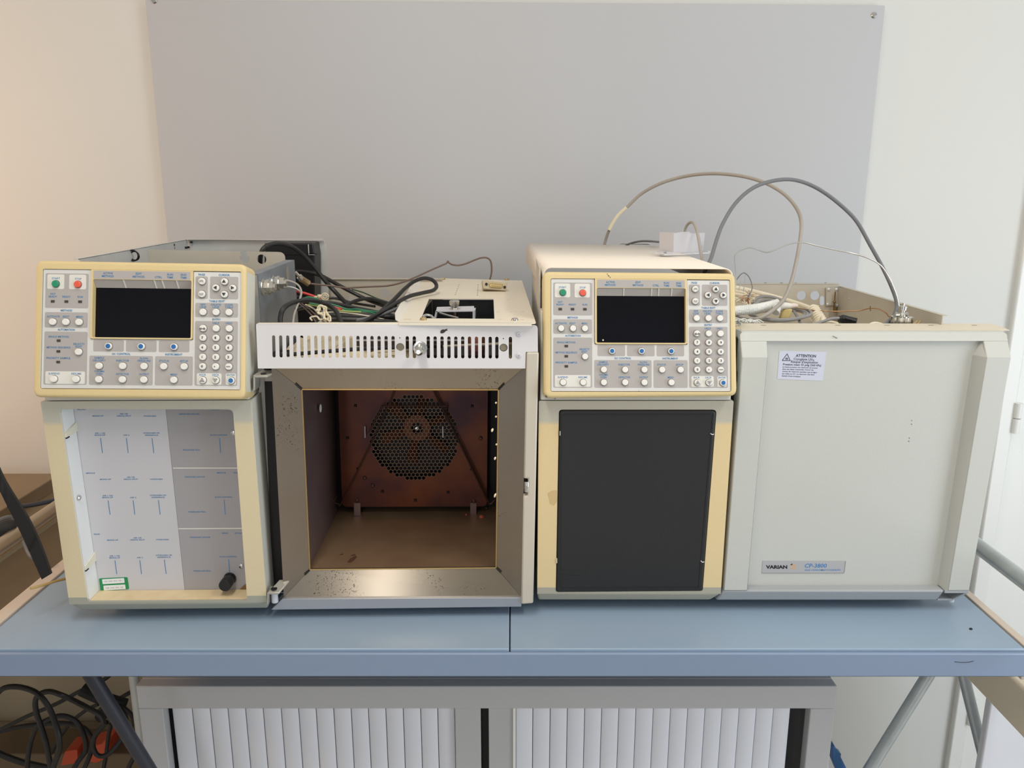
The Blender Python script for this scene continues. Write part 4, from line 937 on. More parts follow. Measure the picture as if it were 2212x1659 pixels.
q = [TPl.P(*tq[0]) + Vector((0, .004, 0)), TPl.P(*tq[3]), onY(905, 598.5, 1.585), onY(890, 612, 1.50), onY(853, 676, 1.19), onY(854, 690, 1.125)]
face(b, q); g = bmesh.ops.extrude_face_region(b, geom=list(b.faces)); bmesh.ops.translate(b, vec=(0, 0, -.0014), verts=[e for e in g['geom'] if isinstance(e, bmesh.types.BMVert)])
obj('plate_flap', b, mat('flap_enamel', (236, 230, 220), .4), t1)
for (u, v, m_) in ((957, 604, BRASS), (1095, 605, BRASS), (1112, 692.5, CHROME), (914.5, 691, BRASS)):
    b = B(); lathe(b, TPl.pp(u, v, .0001), (0, 0, 1), [(.0050, 0), (.0050, .0010), (.0040, .0034), (.002, .0036)], 12); obj('screw', b, m_, t1)
b = B()
for (u, v, w2) in ((1098, 647, 4), (1076, 674, 3), (1104, 674, 3), (1130, 674, 3), (1080, 690, 3), (1128, 690.5, 3), (1096, 635, 3), (905, 648, 6), (880, 690, 8), (1116, 630, 3)):
    a, c = TPl.px(u, v); l_ = w2 * .0007; face(b, [TPl.P(a - l_, c - .0006, .0002), TPl.P(a + l_, c - .0004, .0002), TPl.P(a + l_, c + .0006, .0002), TPl.P(a - l_, c + .0004, .0002)])
obj('plate_scuffs', b, mat('scuff_brown', (150, 126, 96), .7), t1, smooth=0)
# what shows in the opening of the top plate
b = B(); box(b, *sorted((TPl.P(*oq[0]).x - .006, TPl.P(*oq[1]).x + .006)), TPl.P(*oq[0]).y + .004, TPl.P(*oq[2]).y + .02, 1.292, 1.296); x0_, x1_ = TPl.P(*oq[0]).x - .006, TPl.P(*oq[1]).x + .006; y1_ = TPl.P(*oq[2]).y
box(b, x0_, x1_, y1_ + .006, y1_ + .008, 1.296, 1.347); box(b, x1_, x1_ + .002, 1.13, y1_, 1.296, 1.347); box(b, x0_ - .002, x0_, 1.13, y1_, 1.296, 1.347); obj('inner_box', b, mat('black_box', (26, 26, 30), .35), t1)
b = B(); p0, p1 = onY(940, 672, 1.22), onY(1024, 662, 1.22)
hexa(b, [onY(942, 672, 1.20), onY(1024, 671, 1.20), onY(1024, 661, 1.24), onY(944, 663, 1.24)] + [p + Vector((0, 0, -.0015)) for p in (onY(942, 672, 1.20), onY(1024, 671, 1.20), onY(1024, 661, 1.24), onY(944, 663, 1.24))])
q = [onY(1021, 671, 1.20), onY(1026, 671, 1.20), onY(1026, 690, 1.20), onY(1021, 690, 1.20)]; hexa(b, q + [p + Vector((0, .03, 0)) for p in q])
q = [onY(941, 672, 1.20), onY(945, 672, 1.20), onY(941, 690, 1.20), onY(937, 690, 1.20)]; hexa(b, q + [p + Vector((0, .03, 0)) for p in q]); obj('inner_bracket', b, ALU, t1)
b = B(); c = onY(982, 668, 1.215); lathe(b, c, (0, 0, 1), [(.0085, -.003), (.0085, .001), (.0062, .002), (.0062, .006), (.0080, .0065), (.0080, .0125), (.007, .0135)], 14); lathe(b, c, (0, 0, -1), [(.004, .0), (.004, .03)], 8); obj('column_nut', b, CHROME, t1)
b = B(); tube(b, pxs([(912, 686, 1.15), (920, 681, 1.16), (931, 683, 1.16), (938, 690, 1.15)]), .0022, 8); tube(b, pxs([(950, 676, 1.19), (970, 682, 1.18), (990, 687, 1.17)]), .0016, 6); obj('inner_tube', b, SILVW, t1)
# ================================================================== RIGHT INSTRUMENT
F2 = Pl((.2, 1.094, 0))
t2 = thing('gas_chromatograph', 'right laboratory instrument with cream lid, dark lower door and closed pale oven door', 'laboratory instrument', (.36, 1.32, .9))
zs2 = F2.px(1300, 1283)[1]; zcol2 = F2.px(1300, 1269)[1]; zt2 = F2.px(1380, 866)[1]
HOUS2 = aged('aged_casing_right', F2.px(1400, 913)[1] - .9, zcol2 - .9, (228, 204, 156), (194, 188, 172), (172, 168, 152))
xa, xb = F2.px(1163.5, 915)[0], F2.px(1584, 880)[0]
do = [F2.px(1200.5, 1279), F2.px(1518, 1276.5), F2.px(1548, 885), F2.px(1207.5, 885)]
b = B(); plate(b, F2, rpoly([(xa, zs2), (xb, zs2), (xb, zt2), (xa, zt2)], [0, 0, .002, .002]), [rpoly(do, [.003, .003, .006, .005])], -.052, 0)
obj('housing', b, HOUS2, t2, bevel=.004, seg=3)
b = B(); ins = .013
hexa(b, [F2.P(xa, zs2), F2.P(xb, zs2), F2.P(xb, zs2, -.052), F2.P(xa, zs2, -.052), F2.P(xa + .002, ZB, -.009), F2.P(xb - ins, ZB, -.009), F2.P(xb - ins, ZB, -.052), F2.P(xa + .002, ZB, -.052)])
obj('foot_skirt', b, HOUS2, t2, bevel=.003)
dc = (sum(p[0] for p in do) / 4, sum(p[1] for p in do) / 4)
di = [(dc[0] + (p[0] - dc[0]) * .991, dc[1] + (p[1] - dc[1]) * .993) for p in do]
b = B(); plate(b, F2, rpoly(di, [.003, .003, .006, .005]), (), -.012, .0015); dd = obj('flow_door', b, BLACKP, t2, bevel=.002, label='dark charcoal lower door')
def zd(x, y): return F2.px(1140 + x / 3.606, 860 + y / 3.606)
b = B()
for a, c, w_ in (((268, 128), (1442, 126), 4), ((1442, 126), (1330, 1470), 4), ((1330, 1470), (258, 1478), 4), ((268, 128), (258, 1478), 4)):
    p, q = Vector(zd(*a)), Vector(zd(*c)); d = (q - p).normalized(); n_ = Vector((-d.y, d.x)) * .0006
    quadbox(b, F2, [tuple(p + n_), tuple(q + n_), tuple(q - n_), tuple(p - n_)], .0012, .0021)
obj('rim_bead', b, BLACKP, dd)
b = B()
for y0, y1 in ((1338, 1364), (1376, 1412)): quadbox(b, F2, [zd(262, y0), zd(410, y0), zd(410, y1), zd(262, y1)], .0012, .0018)
obj('embossed_field', b, BLACKP, dd)
b = B()
for a, c in (((1420, 272), (1446, 278)), ((1345, 1262), (1372, 1270))): tube(b, [F2.P(*zd(*a), .002), F2.P(*zd((a[0] + c[0]) / 2, c[1] + 2), .0025), F2.P(*zd(*c), .002)], .0007, 6)
obj('hinge_pin', b, ALU, dd)
b = B()
for x, y in ((251, 272), (226, 1265)): quadbox(b, F2, [zd(x - 3, y - 17), zd(x + 3, y - 17), zd(x + 3, y + 17), zd(x - 3, y + 17)], -.002, .0018)
obj('catch_tab', b, TIE, dd)
b = B(); plate(b, F2, [F2.px(1183, 1066), F2.px(1192, 1060), F2.px(1203, 1059), F2.px(1204, 1082), F2.px(1196, 1092), F2.px(1188, 1088), F2.px(1186, 1076)][::-1], (), .0001, .0003)
obj('grime_patch', b, mat('grime_tan', (210, 182, 130), .6), t2)
PP2 = Pl(F2.off(.026).pp(1380, 857), 0, R(14))
bez2, W2 = control_panel(t2, PP2, [(1172, 586), (1589, 590), (1592.5, 855.5), (1174, 860)], [(1191.5, 602.6), (1576, 605.4), (1577.6, 844.7), (1191.5, 844.3)], .030)
b = B(); z0 = zt2 + .001; hexa(b, [F2.P(xa + .002, z0, .001), F2.P(xb - .004, z0, .001), F2.P(xb - .004, z0 + .125, -.022), F2.P(xa + .002, z0 + .125, -.022), F2.P(xa + .002, z0, -.05), F2.P(xb - .004, z0, -.05), F2.P(xb - .004, z0 + .125, -.05), F2.P(xa + .002, z0 + .125, -.05)])
obj('panel_mount', b, mat('pale_casing_right', (206, 204, 194), .5, bump=.25, bscale=700), t2, bevel=.002)
b = B()
for (u, v, r_) in ((1312, 592, 1.0), (1314.5, 595.5, 1.3), (1318, 599, 1.1), (1316, 597, .7), (1299.5, 620.5, .8), (1380, 845, .8)):
    a, c = PP2.px(u, v); plate(b, PP2, circ(a, c, .0006 * r_, 7), (), .0001, .0003)
plate(b, PP2, [PP2.px(1178, 853), PP2.px(1181, 856), PP2.px(1182, 860), PP2.px(1178, 857)], (), .0002, .0006); plate(b, PP2, [PP2.px(1195, 861.5), PP2.px(1201, 862), PP2.px(1200, 860)], (), .0002, .0006)
obj('dirt_specks', b, DIRT, bez2, kind='stuff')
b = B(); a, c = PP2.px(1304, 734); plate(b, PP2, circ(a, c, .0011, 10), (), -.0077, -.0074); obj('screen_fleck', b, LINERW, bez2)
# side sheet, base
b = B(); box(b, xa + .2 + .001, xa + .2 + .003, 1.15, 1.56, ZB, 1.418); obj('side_sheet', b, mat('warm_grey_sheet', (206, 198, 184), .45), t2)
b = B(); box(b, xb + .2 - .004, xb + .2 - .002, 1.15, 1.56, ZB, 1.36); obj('inner_sheet', b, GALV, t2)
b = B(); box(b, .045, .66, 1.15, 1.56, ZB, ZB + .006); obj('base_sheet', b, GALV, t2)
for x in (.07, .34, .62):
    for y in (1.175, 1.52):
        b = B(); lathe(b, (x, y, ZT), (0, 0, 1), [(.014, 0), (.016, .002), (.016, .0165), (.012, .018)], 14); obj('rubber_foot', b, RUBBER, t2)
# lid: bent sheet, top and two sides
def lidz(u, v):
    p0 = Vector((0, 1.145, CZ - .1000)); n_ = Vector((0, -.0075, .455)).normalized(); d = ray(u, v); return O0 + d * ((p0 - O0).dot(n_) / d.dot(n_))
L0, L1, L2_, L3 = lidz(1174, 577), lidz(1584, 580), lidz(1431, 531.5), lidz(1137, 525.5)
b = B(); secs = []
for A_, B_ in ((L0, L1), (L3, L2_)):
    ex = (B_ - A_).normalized(); r_ = .011; hs = .036; up = Vector((0, 0, 1))
    pr = [A_ - up * hs] + [A_ + ex * (r_ - r_ * math.cos(t)) - up * (r_ - r_ * math.sin(t)) for t in [math.pi / 2 * k / 6 for k in range(7)]] + [B_ - ex * (r_ - r_ * math.cos(t)) - up * (r_ - r_ * math.sin(t)) for t in [math.pi / 2 * k / 6 for k in range(6, -1, -1)]] + [B_ - up * hs]
    secs.append([b.verts.new(p) for p in pr])
for k in range(len(secs[0]) - 1): b.faces.new((secs[0][k], secs[0][k + 1], secs[1][k + 1], secs[1][k]))
lid = obj('lid', b, mat('lid_cream_enamel', (242, 231, 216), .38, bump=.03, bscale=300), t2)
sm = lid.modifiers.new('sheet', 'SOLIDIFY'); sm.thickness = .0014; sm.offset = -1
b = B(); q = [lidz(1337, 527.8), lidz(1405, 529.3), lidz(1399, 527.4), lidz(1343, 526.6)]
face(b, [p + Vector((0, 0, .0003)) for p in q]); obj('lid_slot', b, mat('slot_brown', (88, 80, 72), .8), t2, smooth=0)
# right-hand tray behind the oven door
trf, trb = onX(2096, 700.6, .655), onY(1813, 619, 1.553)
zr2 = 1.3455
xr0, xr1 = onZ(2100, 701, zr2).x, trb.x
yfr = 1.166
b = B(); hexa(b, [(xr0, yfr, ZB), (xr1, 1.553, ZB), (xr1, 1.553, zr2), (xr0, yfr, zr2), (xr0 + .0015, yfr, ZB), (xr1 + .0015, 1.553, ZB), (xr1 + .0015, 1.553, zr2), (xr0 + .0015, yfr, zr2)])
hexa(b, [(xr0, yfr, zr2 + .001), (xr0 + .008, yfr, zr2 + .001), (xr1 + .008, 1.553, zr2 + .001), (xr1, 1.553, zr2 + .001), (xr0, yfr, zr2 + .0001), (xr0 + .008, yfr, zr2 + .0001), (xr1 + .008, 1.553, zr2 + .0001), (xr1, 1.553, zr2 + .0001)])
obj('tray_side', b, GALVT, t2)
R2 = Pl((0, 1.553, 0)); zb2 = R2.px(1750, 614)[1]
b = B(); plate(b, R2, [(.05, ZB), (xr1, ZB), (xr1, zb2), (.05, zb2)], [circ(*R2.px(1731.5, 638.3), .0091, 20), circ(*R2.px(1760.5, 638.3), .0091, 20), rpoly([R2.px(1771, 659.5), R2.px(1781, 659.5), R2.px(1781, 639.5), R2.px(1771, 639.5)], .0045, 5)], -.0015, 0)
quadbox(b, R2, rect(R2.px(1590, 614)[0], zb2, xr1, zb2 + .0012), -.012, .001)
obj('tray_rear', b, GALVT, t2)
for (u, v) in ((1655, 612), (1721, 612.5), (1786, 612), (1690, 612)):
    b = B(); lathe(b, R2.pp(u, v + 1, -.004), (0, 0, 1), [(.003, 0), (.003, .002), (.0015, .003)], 8); obj('rivet', b, CHROME, t2)
b = B(); quadbox(b, R2, [R2.px(1783, 659), R2.px(1808, 659), R2.px(1808, 621), R2.px(1783, 621)], .002, .004)
q = [R2.P(*R2.px(1808, 659), .002), R2.P(*R2.px(1812, 659), .03), R2.P(*R2.px(1812, 621), .03), R2.P(*R2.px(1808, 621), .002)]; hexa(b, q + [p + Vector((.0015, 0, 0)) for p in q])
obj('corner_bracket', b, GALVT, t2)
for (u, v) in ((1788, 625), (1786, 657), (1805, 625), (1806, 659)):
    b = B(); lathe(b, R2.pp(u, v, .004), R2.n, [(.003, 0), (.003, .001), (.0015, .002)], 10); obj('screw', b, ALU, t2)
b = B(); lathe(b, R2.pp(1799, 668, .012), (0, 0, 1), [(.0042, -.004), (.0042, .006)], 10); lathe(b, R2.pp(1798, 651, .010), (0, 0, 1), [(.0014, -.012), (.0014, -.002), (.0034, 0), (.0014, .003), (.0012, .02)], 10)
obj('drain_fitting', b, mat('fitting_brass_black', (120, 98, 60), .4, .6), t2)
b = B(); lathe(b, Vector((xr1 + .006, 1.50, onX(1822, 640, xr1 + .003).z)), (-1, 0, 0), [(.004, 0), (.004, .002), (.002, .004), (.002, .008)], 8); obj('screw', b, ALU, t2)
b = B(); b_ = onX(1905, 0, .6)
grid = [[b.verts.new((.33 + (xr1 - .335) * i / 30, 1.13 + .415 * j / 24, 1.272 + .004 * math.sin(i * .8 + j) + random.uniform(-.001, .001))) for i in range(31)] for j in range(25)]
for j in range(24):
    for i in range(30): b.faces.new((grid[j][i], grid[j][i + 1], grid[j + 1][i + 1], grid[j + 1][i]))
obj('insulation_blanket', b, WOOL, t2, kind='stuff')
# ------------------------------------------------------------------ oven door
OD = 'oven_door'
FD = Pl((.5, 1.094, 0)); RC = FD.off(-.018)
def zD(x, y): return (1540 + x / 2.439, 660 + y / 2.439)
zbend = FD.px(1700, 772)[1]; zrt = FD.off(-.011).px(1700, 737)[1]; zdt = FD.off(-.016).px(1700, 717)[1]; zsk = FD.px(1700, 1276)[1]
def dx(u, v, h=0.0): return FD.off(h).px(u, v)[0]
xlt, xlb = dx(1603, 772), dx(1564, 1275); xrt, xrb = dx(2184.5, 772), dx(2093.5, 1278)
slt, slb = dx(1658, 772), dx(1614, 1277); srt, srb = dx(2131, 775), dx(2048.4, 1271)
irt, irb = srt - .0095, srb - .0062; ilt, ilb = slt + .002, slb + .002
HB, HT = -.040, -.013
def P_(x, z, h): return FD.P(x, z, h)
def solid(pf, hb=HB):
    hexa(b, pf + [p - FD.n * ((p - FD.p).dot(FD.n) - hb) for p in pf])
# recess panel carries the door; stiles and their ramps stand proud of it
b = B(); quadbox(b, FD, [(ilb, zsk), (irb, zsk), (srt - .002, zrt), (ilt, zrt)], -.03, -.0181)
hexa(b, [P_(irb, zsk, -.0181), P_(irb + .0001, zsk, -.0181), P_(srt, zrt, -.0181), P_(irt, zbend, -.0181), P_(irb, zsk, -.03), P_(irb + .0001, zsk, -.03), P_(srt, zrt, -.03), P_(irt, zbend, -.03)])
dframe = obj(OD, b, GCWHITE, t2)
b = B(); solid([P_(xlb, zsk, 0), P_(slb, zsk, 0), P_(slt, zbend, 0), P_(xlt, zbend, 0)])
solid([P_(xlt, zbend, 0), P_(slt, zbend, 0), P_(slt + .0015, zrt, -.0125), P_(xlt, zrt, -.0125)])
bmesh.ops.remove_doubles(b, verts=b.verts, dist=1e-5); obj('door_stile', b, GCWHITE, dframe, bevel=.0012)
b = B(); solid([P_(srb, zsk, 0), P_(xrb, zsk, 0), P_(xrt, zbend, 0), P_(srt, zbend, 0)])
solid([P_(srt, zbend, 0), P_(xrt, zbend, 0), P_(xrt, zrt, -.0125), P_(srt, zrt, -.0125)])
bmesh.ops.remove_doubles(b, verts=b.verts, dist=1e-5); obj('door_stile', b, GCWHITE, dframe, bevel=.0012)
b = B(); hexa(b, [P_(slb, zsk, -.0005), P_(ilb, zsk, -.018), P_(ilt, zbend, -.018), P_(slt, zbend, -.0005), P_(slb, zsk, -.03), P_(ilb, zsk, -.03), P_(ilt, zbend, -.03), P_(slt, zbend, -.03)])
obj('recess_edge', b, GCWHITE, dframe)
b = B(); hexa(b, [P_(irb, zsk, -.018), P_(srb, zsk, -.0005), P_(srt, zbend, -.0005), P_(irt, zbend, -.018), P_(irb, zsk, -.03), P_(srb, zsk, -.03), P_(srt, zbend, -.03), P_(irt, zbend, -.03)])
hexa(b, [P_(irt, zbend, -.018), P_(srt, zbend, -.0005), P_(srt, zrt, -.0181), P_(srt - .002, zrt, -.0181), P_(irt, zbend, -.03), P_(srt, zbend, -.03), P_(srt, zrt, -.03), P_(srt - .002, zrt, -.03)])
obj('recess_edge', b, GCWHITE, dframe)
b = B(); prof = [(zrt, -.0125), (zdt - .009, -.0152), (zdt - .004, -.0168), (zdt - .0012, -.0195), (zdt, -.024), (zdt, HB), (zrt, HB)]
secs = [[b.verts.new(P_(x + (s_ * .003 if k in (3, 4) else 0), z, h)) for k, (z, h) in enumerate(prof)] for x, s_ in ((xlt, 1), (xrt, -1))]
n_ = len(prof)
for k in range(n_): b.faces.new((secs[0][k], secs[0][(k + 1) % n_], secs[1][(k + 1) % n_], secs[1][k]))
b.faces.new(secs[0]); b.faces.new(secs[1][::-1])
obj('top_bar', b, GCWHITE, dframe)
CP = Pl((.5, 1.1, zdt), 0, R(90)); b = B(); plate(b, CP, [CP.px(1601, 713.5), CP.px(2180, 714.5), CP.px(2160, 706.5), CP.px(2138, 700.8), CP.px(1600, 700)], (), .0001, .0012); obj('top_capping', b, GCTOP, dframe)
b = B()
for u in (1649, 1810, 1916, 2011, 2105): c = onZ(u, 702.5, zdt + .0014); l_ = .004; face(b, [c + Vector((-l_, -.0012, 0)), c + Vector((l_, -.0012, 0)), c + Vector((l_, .0012, 0)), c + Vector((-l_, .0012, 0))])
obj('cap_slots', b, DIRT, dframe, smooth=0)
# foot skirt of the door with a triangular notch and peg
xL0, xR0 = dx(1564, 1275), dx(2093, 1278); xL1 = dx(1549, 1299); xN0 = dx(2031, 1298); xN1 = dx(2042, 1273)
zB = ZB
b = B(); hexa(b, [P_(xL0, zsk, 0), P_(xN1, zsk, 0), P_(xN1, zsk, HB), P_(xL0, zsk, HB), P_(xL1, zB, -.008), P_(xN0, zB, -.008), P_(xN0, zB, HB), P_(xL1, zB, HB)])
obj('foot_skirt', b, GCSKIRT, t2, bevel=.003)
b = B(); hexa(b, [P_(xN1, zsk, 0), P_(xR0, zsk, 0), P_(xR0, zsk, HB), P_(xN1, zsk, HB), P_(xN1, zsk - .004, 0), P_(xR0 - .001, zsk - .004, 0), P_(xR0 - .001, zsk - .004, HB), P_(xN1, zsk - .004, HB)])
hexa(b, [P_(xN0 + .0005, zB, -.008), P_(xN0 + .024, zB, -.008), P_(xN0 + .024, zB, HB), P_(xN0 + .0005, zB, HB), P_(xN0 + .0005, zB + .003, -.008), P_(xN0 + .026, zB + .003, -.008), P_(xN0 + .026, zB + .003, HB), P_(xN0 + .0005, zB + .003, HB)])
hexa(b, [P_(xN0 + .022, zB + .003, -.006), P_(xN0 + .027, zB + .003, -.006), P_(xN0 + .027, zB + .003, HB), P_(xN0 + .022, zB + .003, HB), P_(xR0 - .006, zsk - .004, 0), P_(xR0 - .001, zsk - .004, 0), P_(xR0 - .001, zsk - .004, HB), P_(xR0 - .006, zsk - .004, HB)])
obj('corner_notch', b, GCSKIRT, t2)
b = B(); c = FD.off(-.02).pp(2056, 1283); cyl(b, c, (0, 0, -1), .0045, .012, 12); obj('hinge_peg', b, LINERW, t2)
b = B(); box(b, FD.P(xlt, 0).x - .003, FD.P(xlt, 0).x - .001, 1.118, 1.135, ZB + .02, zdt - .01); obj('door_gasket', b, RUBBER, t2)
for v in (817, 1262):
    b = B(); quadbox(b, FD, [FD.px(1594 if v < 1000 else 1557, v + 13), FD.px(1598 if v < 1000 else 1561, v + 13), FD.px(1598 if v < 1000 else 1561, v - 10), FD.px(1594 if v < 1000 else 1557, v - 10)], -.03, -.014); obj('hinge_tab', b, RUBBER, t2)
b = B()
for a, c in (((630, 160), (655, 172)), ((1046, 603), (1048, 608)), ((1045, 622), (1047, 628)), ((1033, 695), (1036, 700)), ((1030, 712), (1034, 718))):
    pl_ = FD.off(-.0146) if a[1] < 200 else RC; p, q = Vector(pl_.px(*zD(*a))), Vector(pl_.px(*zD(*c))); d = (q - p).normalized(); n_ = Vector((-d.y, d.x)) * .0005
    face(b, [pl_.P(*r_, .0004) for r_ in (p + n_, q + n_, q - n_, p - n_)])
obj('scratch_marks', b, mat('scratch_grey', (120, 112, 102), .7), dframe, smooth=0, kind='stuff')
# warning sticker
RS = FD.off(-.0181)
def zl(x, y): return RS.px(1620 + x / 10.055, 720 + y / 10.055)
b = B(); plate(b, RS, rpoly([zl(590, 992), zl(1580, 1030), zl(1657, 405), zl(640, 377)], .001), (), .0001, .0004)
wl = obj('warning_sticker', b, STICKW, dframe, label='white warning sticker in French with a triangle')
b = B(); ks = (Vector(zl(1000, 600)) - Vector(zl(900, 600))).length / 100
# sheet coordinates on the sticker: bilinear of its corners (0..1015 wide, 0..620 high)
def SM(x, y):
    s = (x - 640) / 1015; t = (y - 377) / 620
    tl, tr, br, bl_ = (Vector(zl(640, 377)), Vector(zl(1655, 405)), Vector(zl(1580, 1030)), Vector(zl(590, 992)))
    return RS.P(*((tl * (1 - s) + tr * s) * (1 - t) + (bl_ * (1 - s) + br * s) * t), .0005)
def TS(s, x, y, h, wd=None, bold=.01, al='C', sh=0.0): text(b, s, lambda a, c: SM(a, -c), x, -y, h, wd, bold, sh, 0, al)
TS('ATTENTION', 1222, 472, 56, 440, .035); TS('Cryog\u00e9nie LN', 1166, 545, 50, 410, .02); TS('2', 1398, 560, 34, 30, .03); TS("Risque d'explosion", 1205, 605, 50, 590, .02)
TS('Pression maxi: 55 psig (360 kPa)', 1160, 668, 40, 840, .025)
for s, y, wd in (('La haute pression du r\u00e9servoir se trouve', 724, 770), ('dans les tubes connect\u00e9s. Ouvrir les', 772, 690), ('vannes du r\u00e9servoir pendant que la ligne', 822, 770), ('est reli\u00e9e au GC. Le r\u00e9servoir doit \u00eatre', 872, 720), ("\u00e9quip\u00e9 d'une soupape.", 921, 420)): TS(s, 735, y, 27, wd, .02, 'L')
def SL(p, q, wd):
    d = (Vector(q) - Vector(p)).normalized(); n_ = Vector((-d.y, d.x)) * wd / 2; face(b, [SM(*c) for c in (Vector(p) + n_, Vector(q) + n_, Vector(q) - n_, Vector(p) - n_)])
T3 = [(812, 440), (716, 588), (892, 585)]
for i in range(3): SL(T3[i - 1], T3[i], 15)
for i in range(9):
    a = i * 2 * math.pi / 9; SL((812 + 6 * math.cos(a), 545 + 6 * math.sin(a)), (812 + (34 + 8 * (i % 2)) * math.cos(a), 545 + 30 * math.sin(a)), 8)
obj('printing', b, mat('print_slate', (66, 68, 84), .6), wl, smooth=0, kind='stuff')
# maker's badge
def zb(x, y): return RS.px(1620 + x / 9.217, 1190 + y / 9.217)
bq = [zb(235, 430), zb(1868, 430), zb(1898, 197), zb(252, 195)]
b = B(); plate(b, RS, bq, (), .0001, .0006); bd = obj('badge', b, BADGE, dframe, label='silver name badge')
b = B()
for p, q in ((bq[0], bq[1]), (bq[1], bq[2])):
    p, q = Vector(p), Vector(q); d = (q - p).normalized(); n_ = Vector((d.y, -d.x)); quadbox(b, RS, [tuple(p), tuple(q), tuple(q + n_ * .0007), tuple(p + n_ * .0007)], .0001, .0010)
obj('badge_rim', b, CHROME, bd)
b = B()
def BMp(x, y, h=.0007): return RS.P(*zb(x, y), h)
def TB(s, x, y, h, wd, bold, mi, sh=0.0): text(b, s, lambda a, c: BMp(a, -c), x, -y, h, wd, bold, sh, mi)
TB('VARIAN', 527, 317, 62, 428, .05, 0); TB('CP-3800', 1308, 292, 74, 440, .02, 1, .22); TB('GAS CHROMATOGRAPH', 1440, 377, 30, 715, .015, 1, .22)
for i in range(7):
    a = i * 2 * math.pi / 7 + .2; ca, sa = math.cos(a), math.sin(a); r0, r1, w_ = 14, 66, 15
    face(b, [BMp(868 + ca * r + sa * o_, 315 + sa * r - ca * o_) for r, o_ in ((r0, -4), (r1 - 8, -w_), (r1, 0), (r1 - 8, w_), (r0, 4))], 2)
face(b, [BMp(x, y) for x, y in ((797, 268), (828, 258), (838, 240), (845, 282), (812, 276))], 0)
obj('printing', b, [mat('badge_black', (30, 30, 34), .5), mat('badge_blue', (66, 126, 184), .5), TAN], bd, smooth=0, kind='stuff')
# ================================================================== LOOSE CABLES AND FITTINGS
def cable(name, m, path, r, label, seg=10, sub=6, cat='cable', group=None):
    b = B(); tube(b, pxs(path), r, seg, sub); return _tag(obj(name, b, m), label, cat, group)
# --- over the right instrument
t = thing('grey_cable', 'pale grey cable arching high over the lid, with a white printed sleeve', 'cable', onY(1318, 535, 1.58))
b = B(); tube(b, pxs([(1303, 545, 1.60), (1308, 520, 1.60), (1319, 490, 1.59), (1335, 466, 1.585), (1354, 448, 1.58), (1385, 419, 1.57), (1425, 397, 1.55), (1470, 383, 1.53), (1515, 376, 1.50), (1560, 375.5, 1.47), (1610, 382, 1.44), (1655, 396, 1.41), (1695, 420, 1.38), (1721, 450, 1.35), (1731, 480, 1.33), (1728, 520, 1.31), (1719, 570, 1.29), (1709, 610, 1.27), (1694, 645, 1.25), (1672, 668, 1.23), (1650, 683, 1.22), (1632, 689, 1.22), (1605, 685, 1.23), (1585, 678, 1.24), (1570, 668, 1.25)]), .0031, 10, 6)
obj('sheath', b, BEIGEC, t)
b = B(); tube(b, pxs([(1316, 497, 1.588), (1321, 487, 1.587), (1335, 466, 1.584), (1354, 448, 1.579)]), .0038, 10); obj('label_sleeve', b, mat('ivory_sleeve', (226, 216, 190), .5), t)
for k in range(5):
    pass
cable('dark_grey_cable', GREYD, [(1521, 590, 1.22), (1530, 571, 1.23), (1538, 552, 1.24), (1548, 518, 1.25), (1562, 482, 1.26), (1588, 440, 1.27), (1622, 409, 1.28), (1660, 393, 1.29), (1704, 387.5, 1.30), (1745, 397, 1.31), (1785, 419, 1.31), (1826, 452, 1.31), (1853, 482, 1.31), (1880, 530, 1.30), (1905, 575, 1.29), (1926, 620, 1.27), (1937, 655, 1.25), (1932, 680, 1.23), (1918, 695, 1.21), (1905, 706, 1.19)], .0030, 'dark grey cable arching from under the lid edge to the right tray')
cable('dark_grey_cable', GREYD, [(1874, 516, 1.306), (1898, 560, 1.298), (1922, 608, 1.282), (1940, 650, 1.258), (1936, 678, 1.235), (1924, 694, 1.215), (1912, 706, 1.195)], .0017, 'slim grey lead running beside the dark grey cable down into the tray')
cable('silver_wire', SILVW, [(1587, 700, 1.13), (1586, 640, 1.15), (1590, 600, 1.17), (1587, 560, 1.20), (1591, 547, 1.21), (1604, 539, 1.22), (1622, 535, 1.23), (1641, 541, 1.24), (1658, 545, 1.25), (1678, 538, 1.26), (1705, 527, 1.27), (1735, 524, 1.28), (1765, 531, 1.28), (1800, 539, 1.28), (1840, 547, 1.28), (1876, 558, 1.27), (1903, 574, 1.26), (1921, 600, 1.25), (1931, 622, 1.24), (1939, 645, 1.23), (1943, 668, 1.22)], .0011, 'thin silver capillary wire wavering from the lid edge to the steel fitting', 8)
t = thing('signal_cable', 'short grey-beige cable looping over the aluminium bracket on the lid', 'cable', onY(1494, 545, 1.33))
b = B(); tube(b, pxs([(1477, 525, 1.345), (1479.5, 500, 1.345), (1484, 487, 1.34), (1491, 480.5, 1.33), (1498, 482, 1.31), (1504, 494, 1.295), (1508, 510, 1.285), (1512, 535, 1.28), (1515.5, 555, 1.275), (1518, 575, 1.26)]), .0023, 10); obj('sheath', b, BEIGEC, t)
cable('dark_grey_cable', GREYD, [(1352, 530, 1.62), (1366, 524.5, 1.60), (1385, 521, 1.57), (1405, 521, 1.54), (1426, 523, 1.46)], .0020, 'short dark cable lying behind the lid slot')
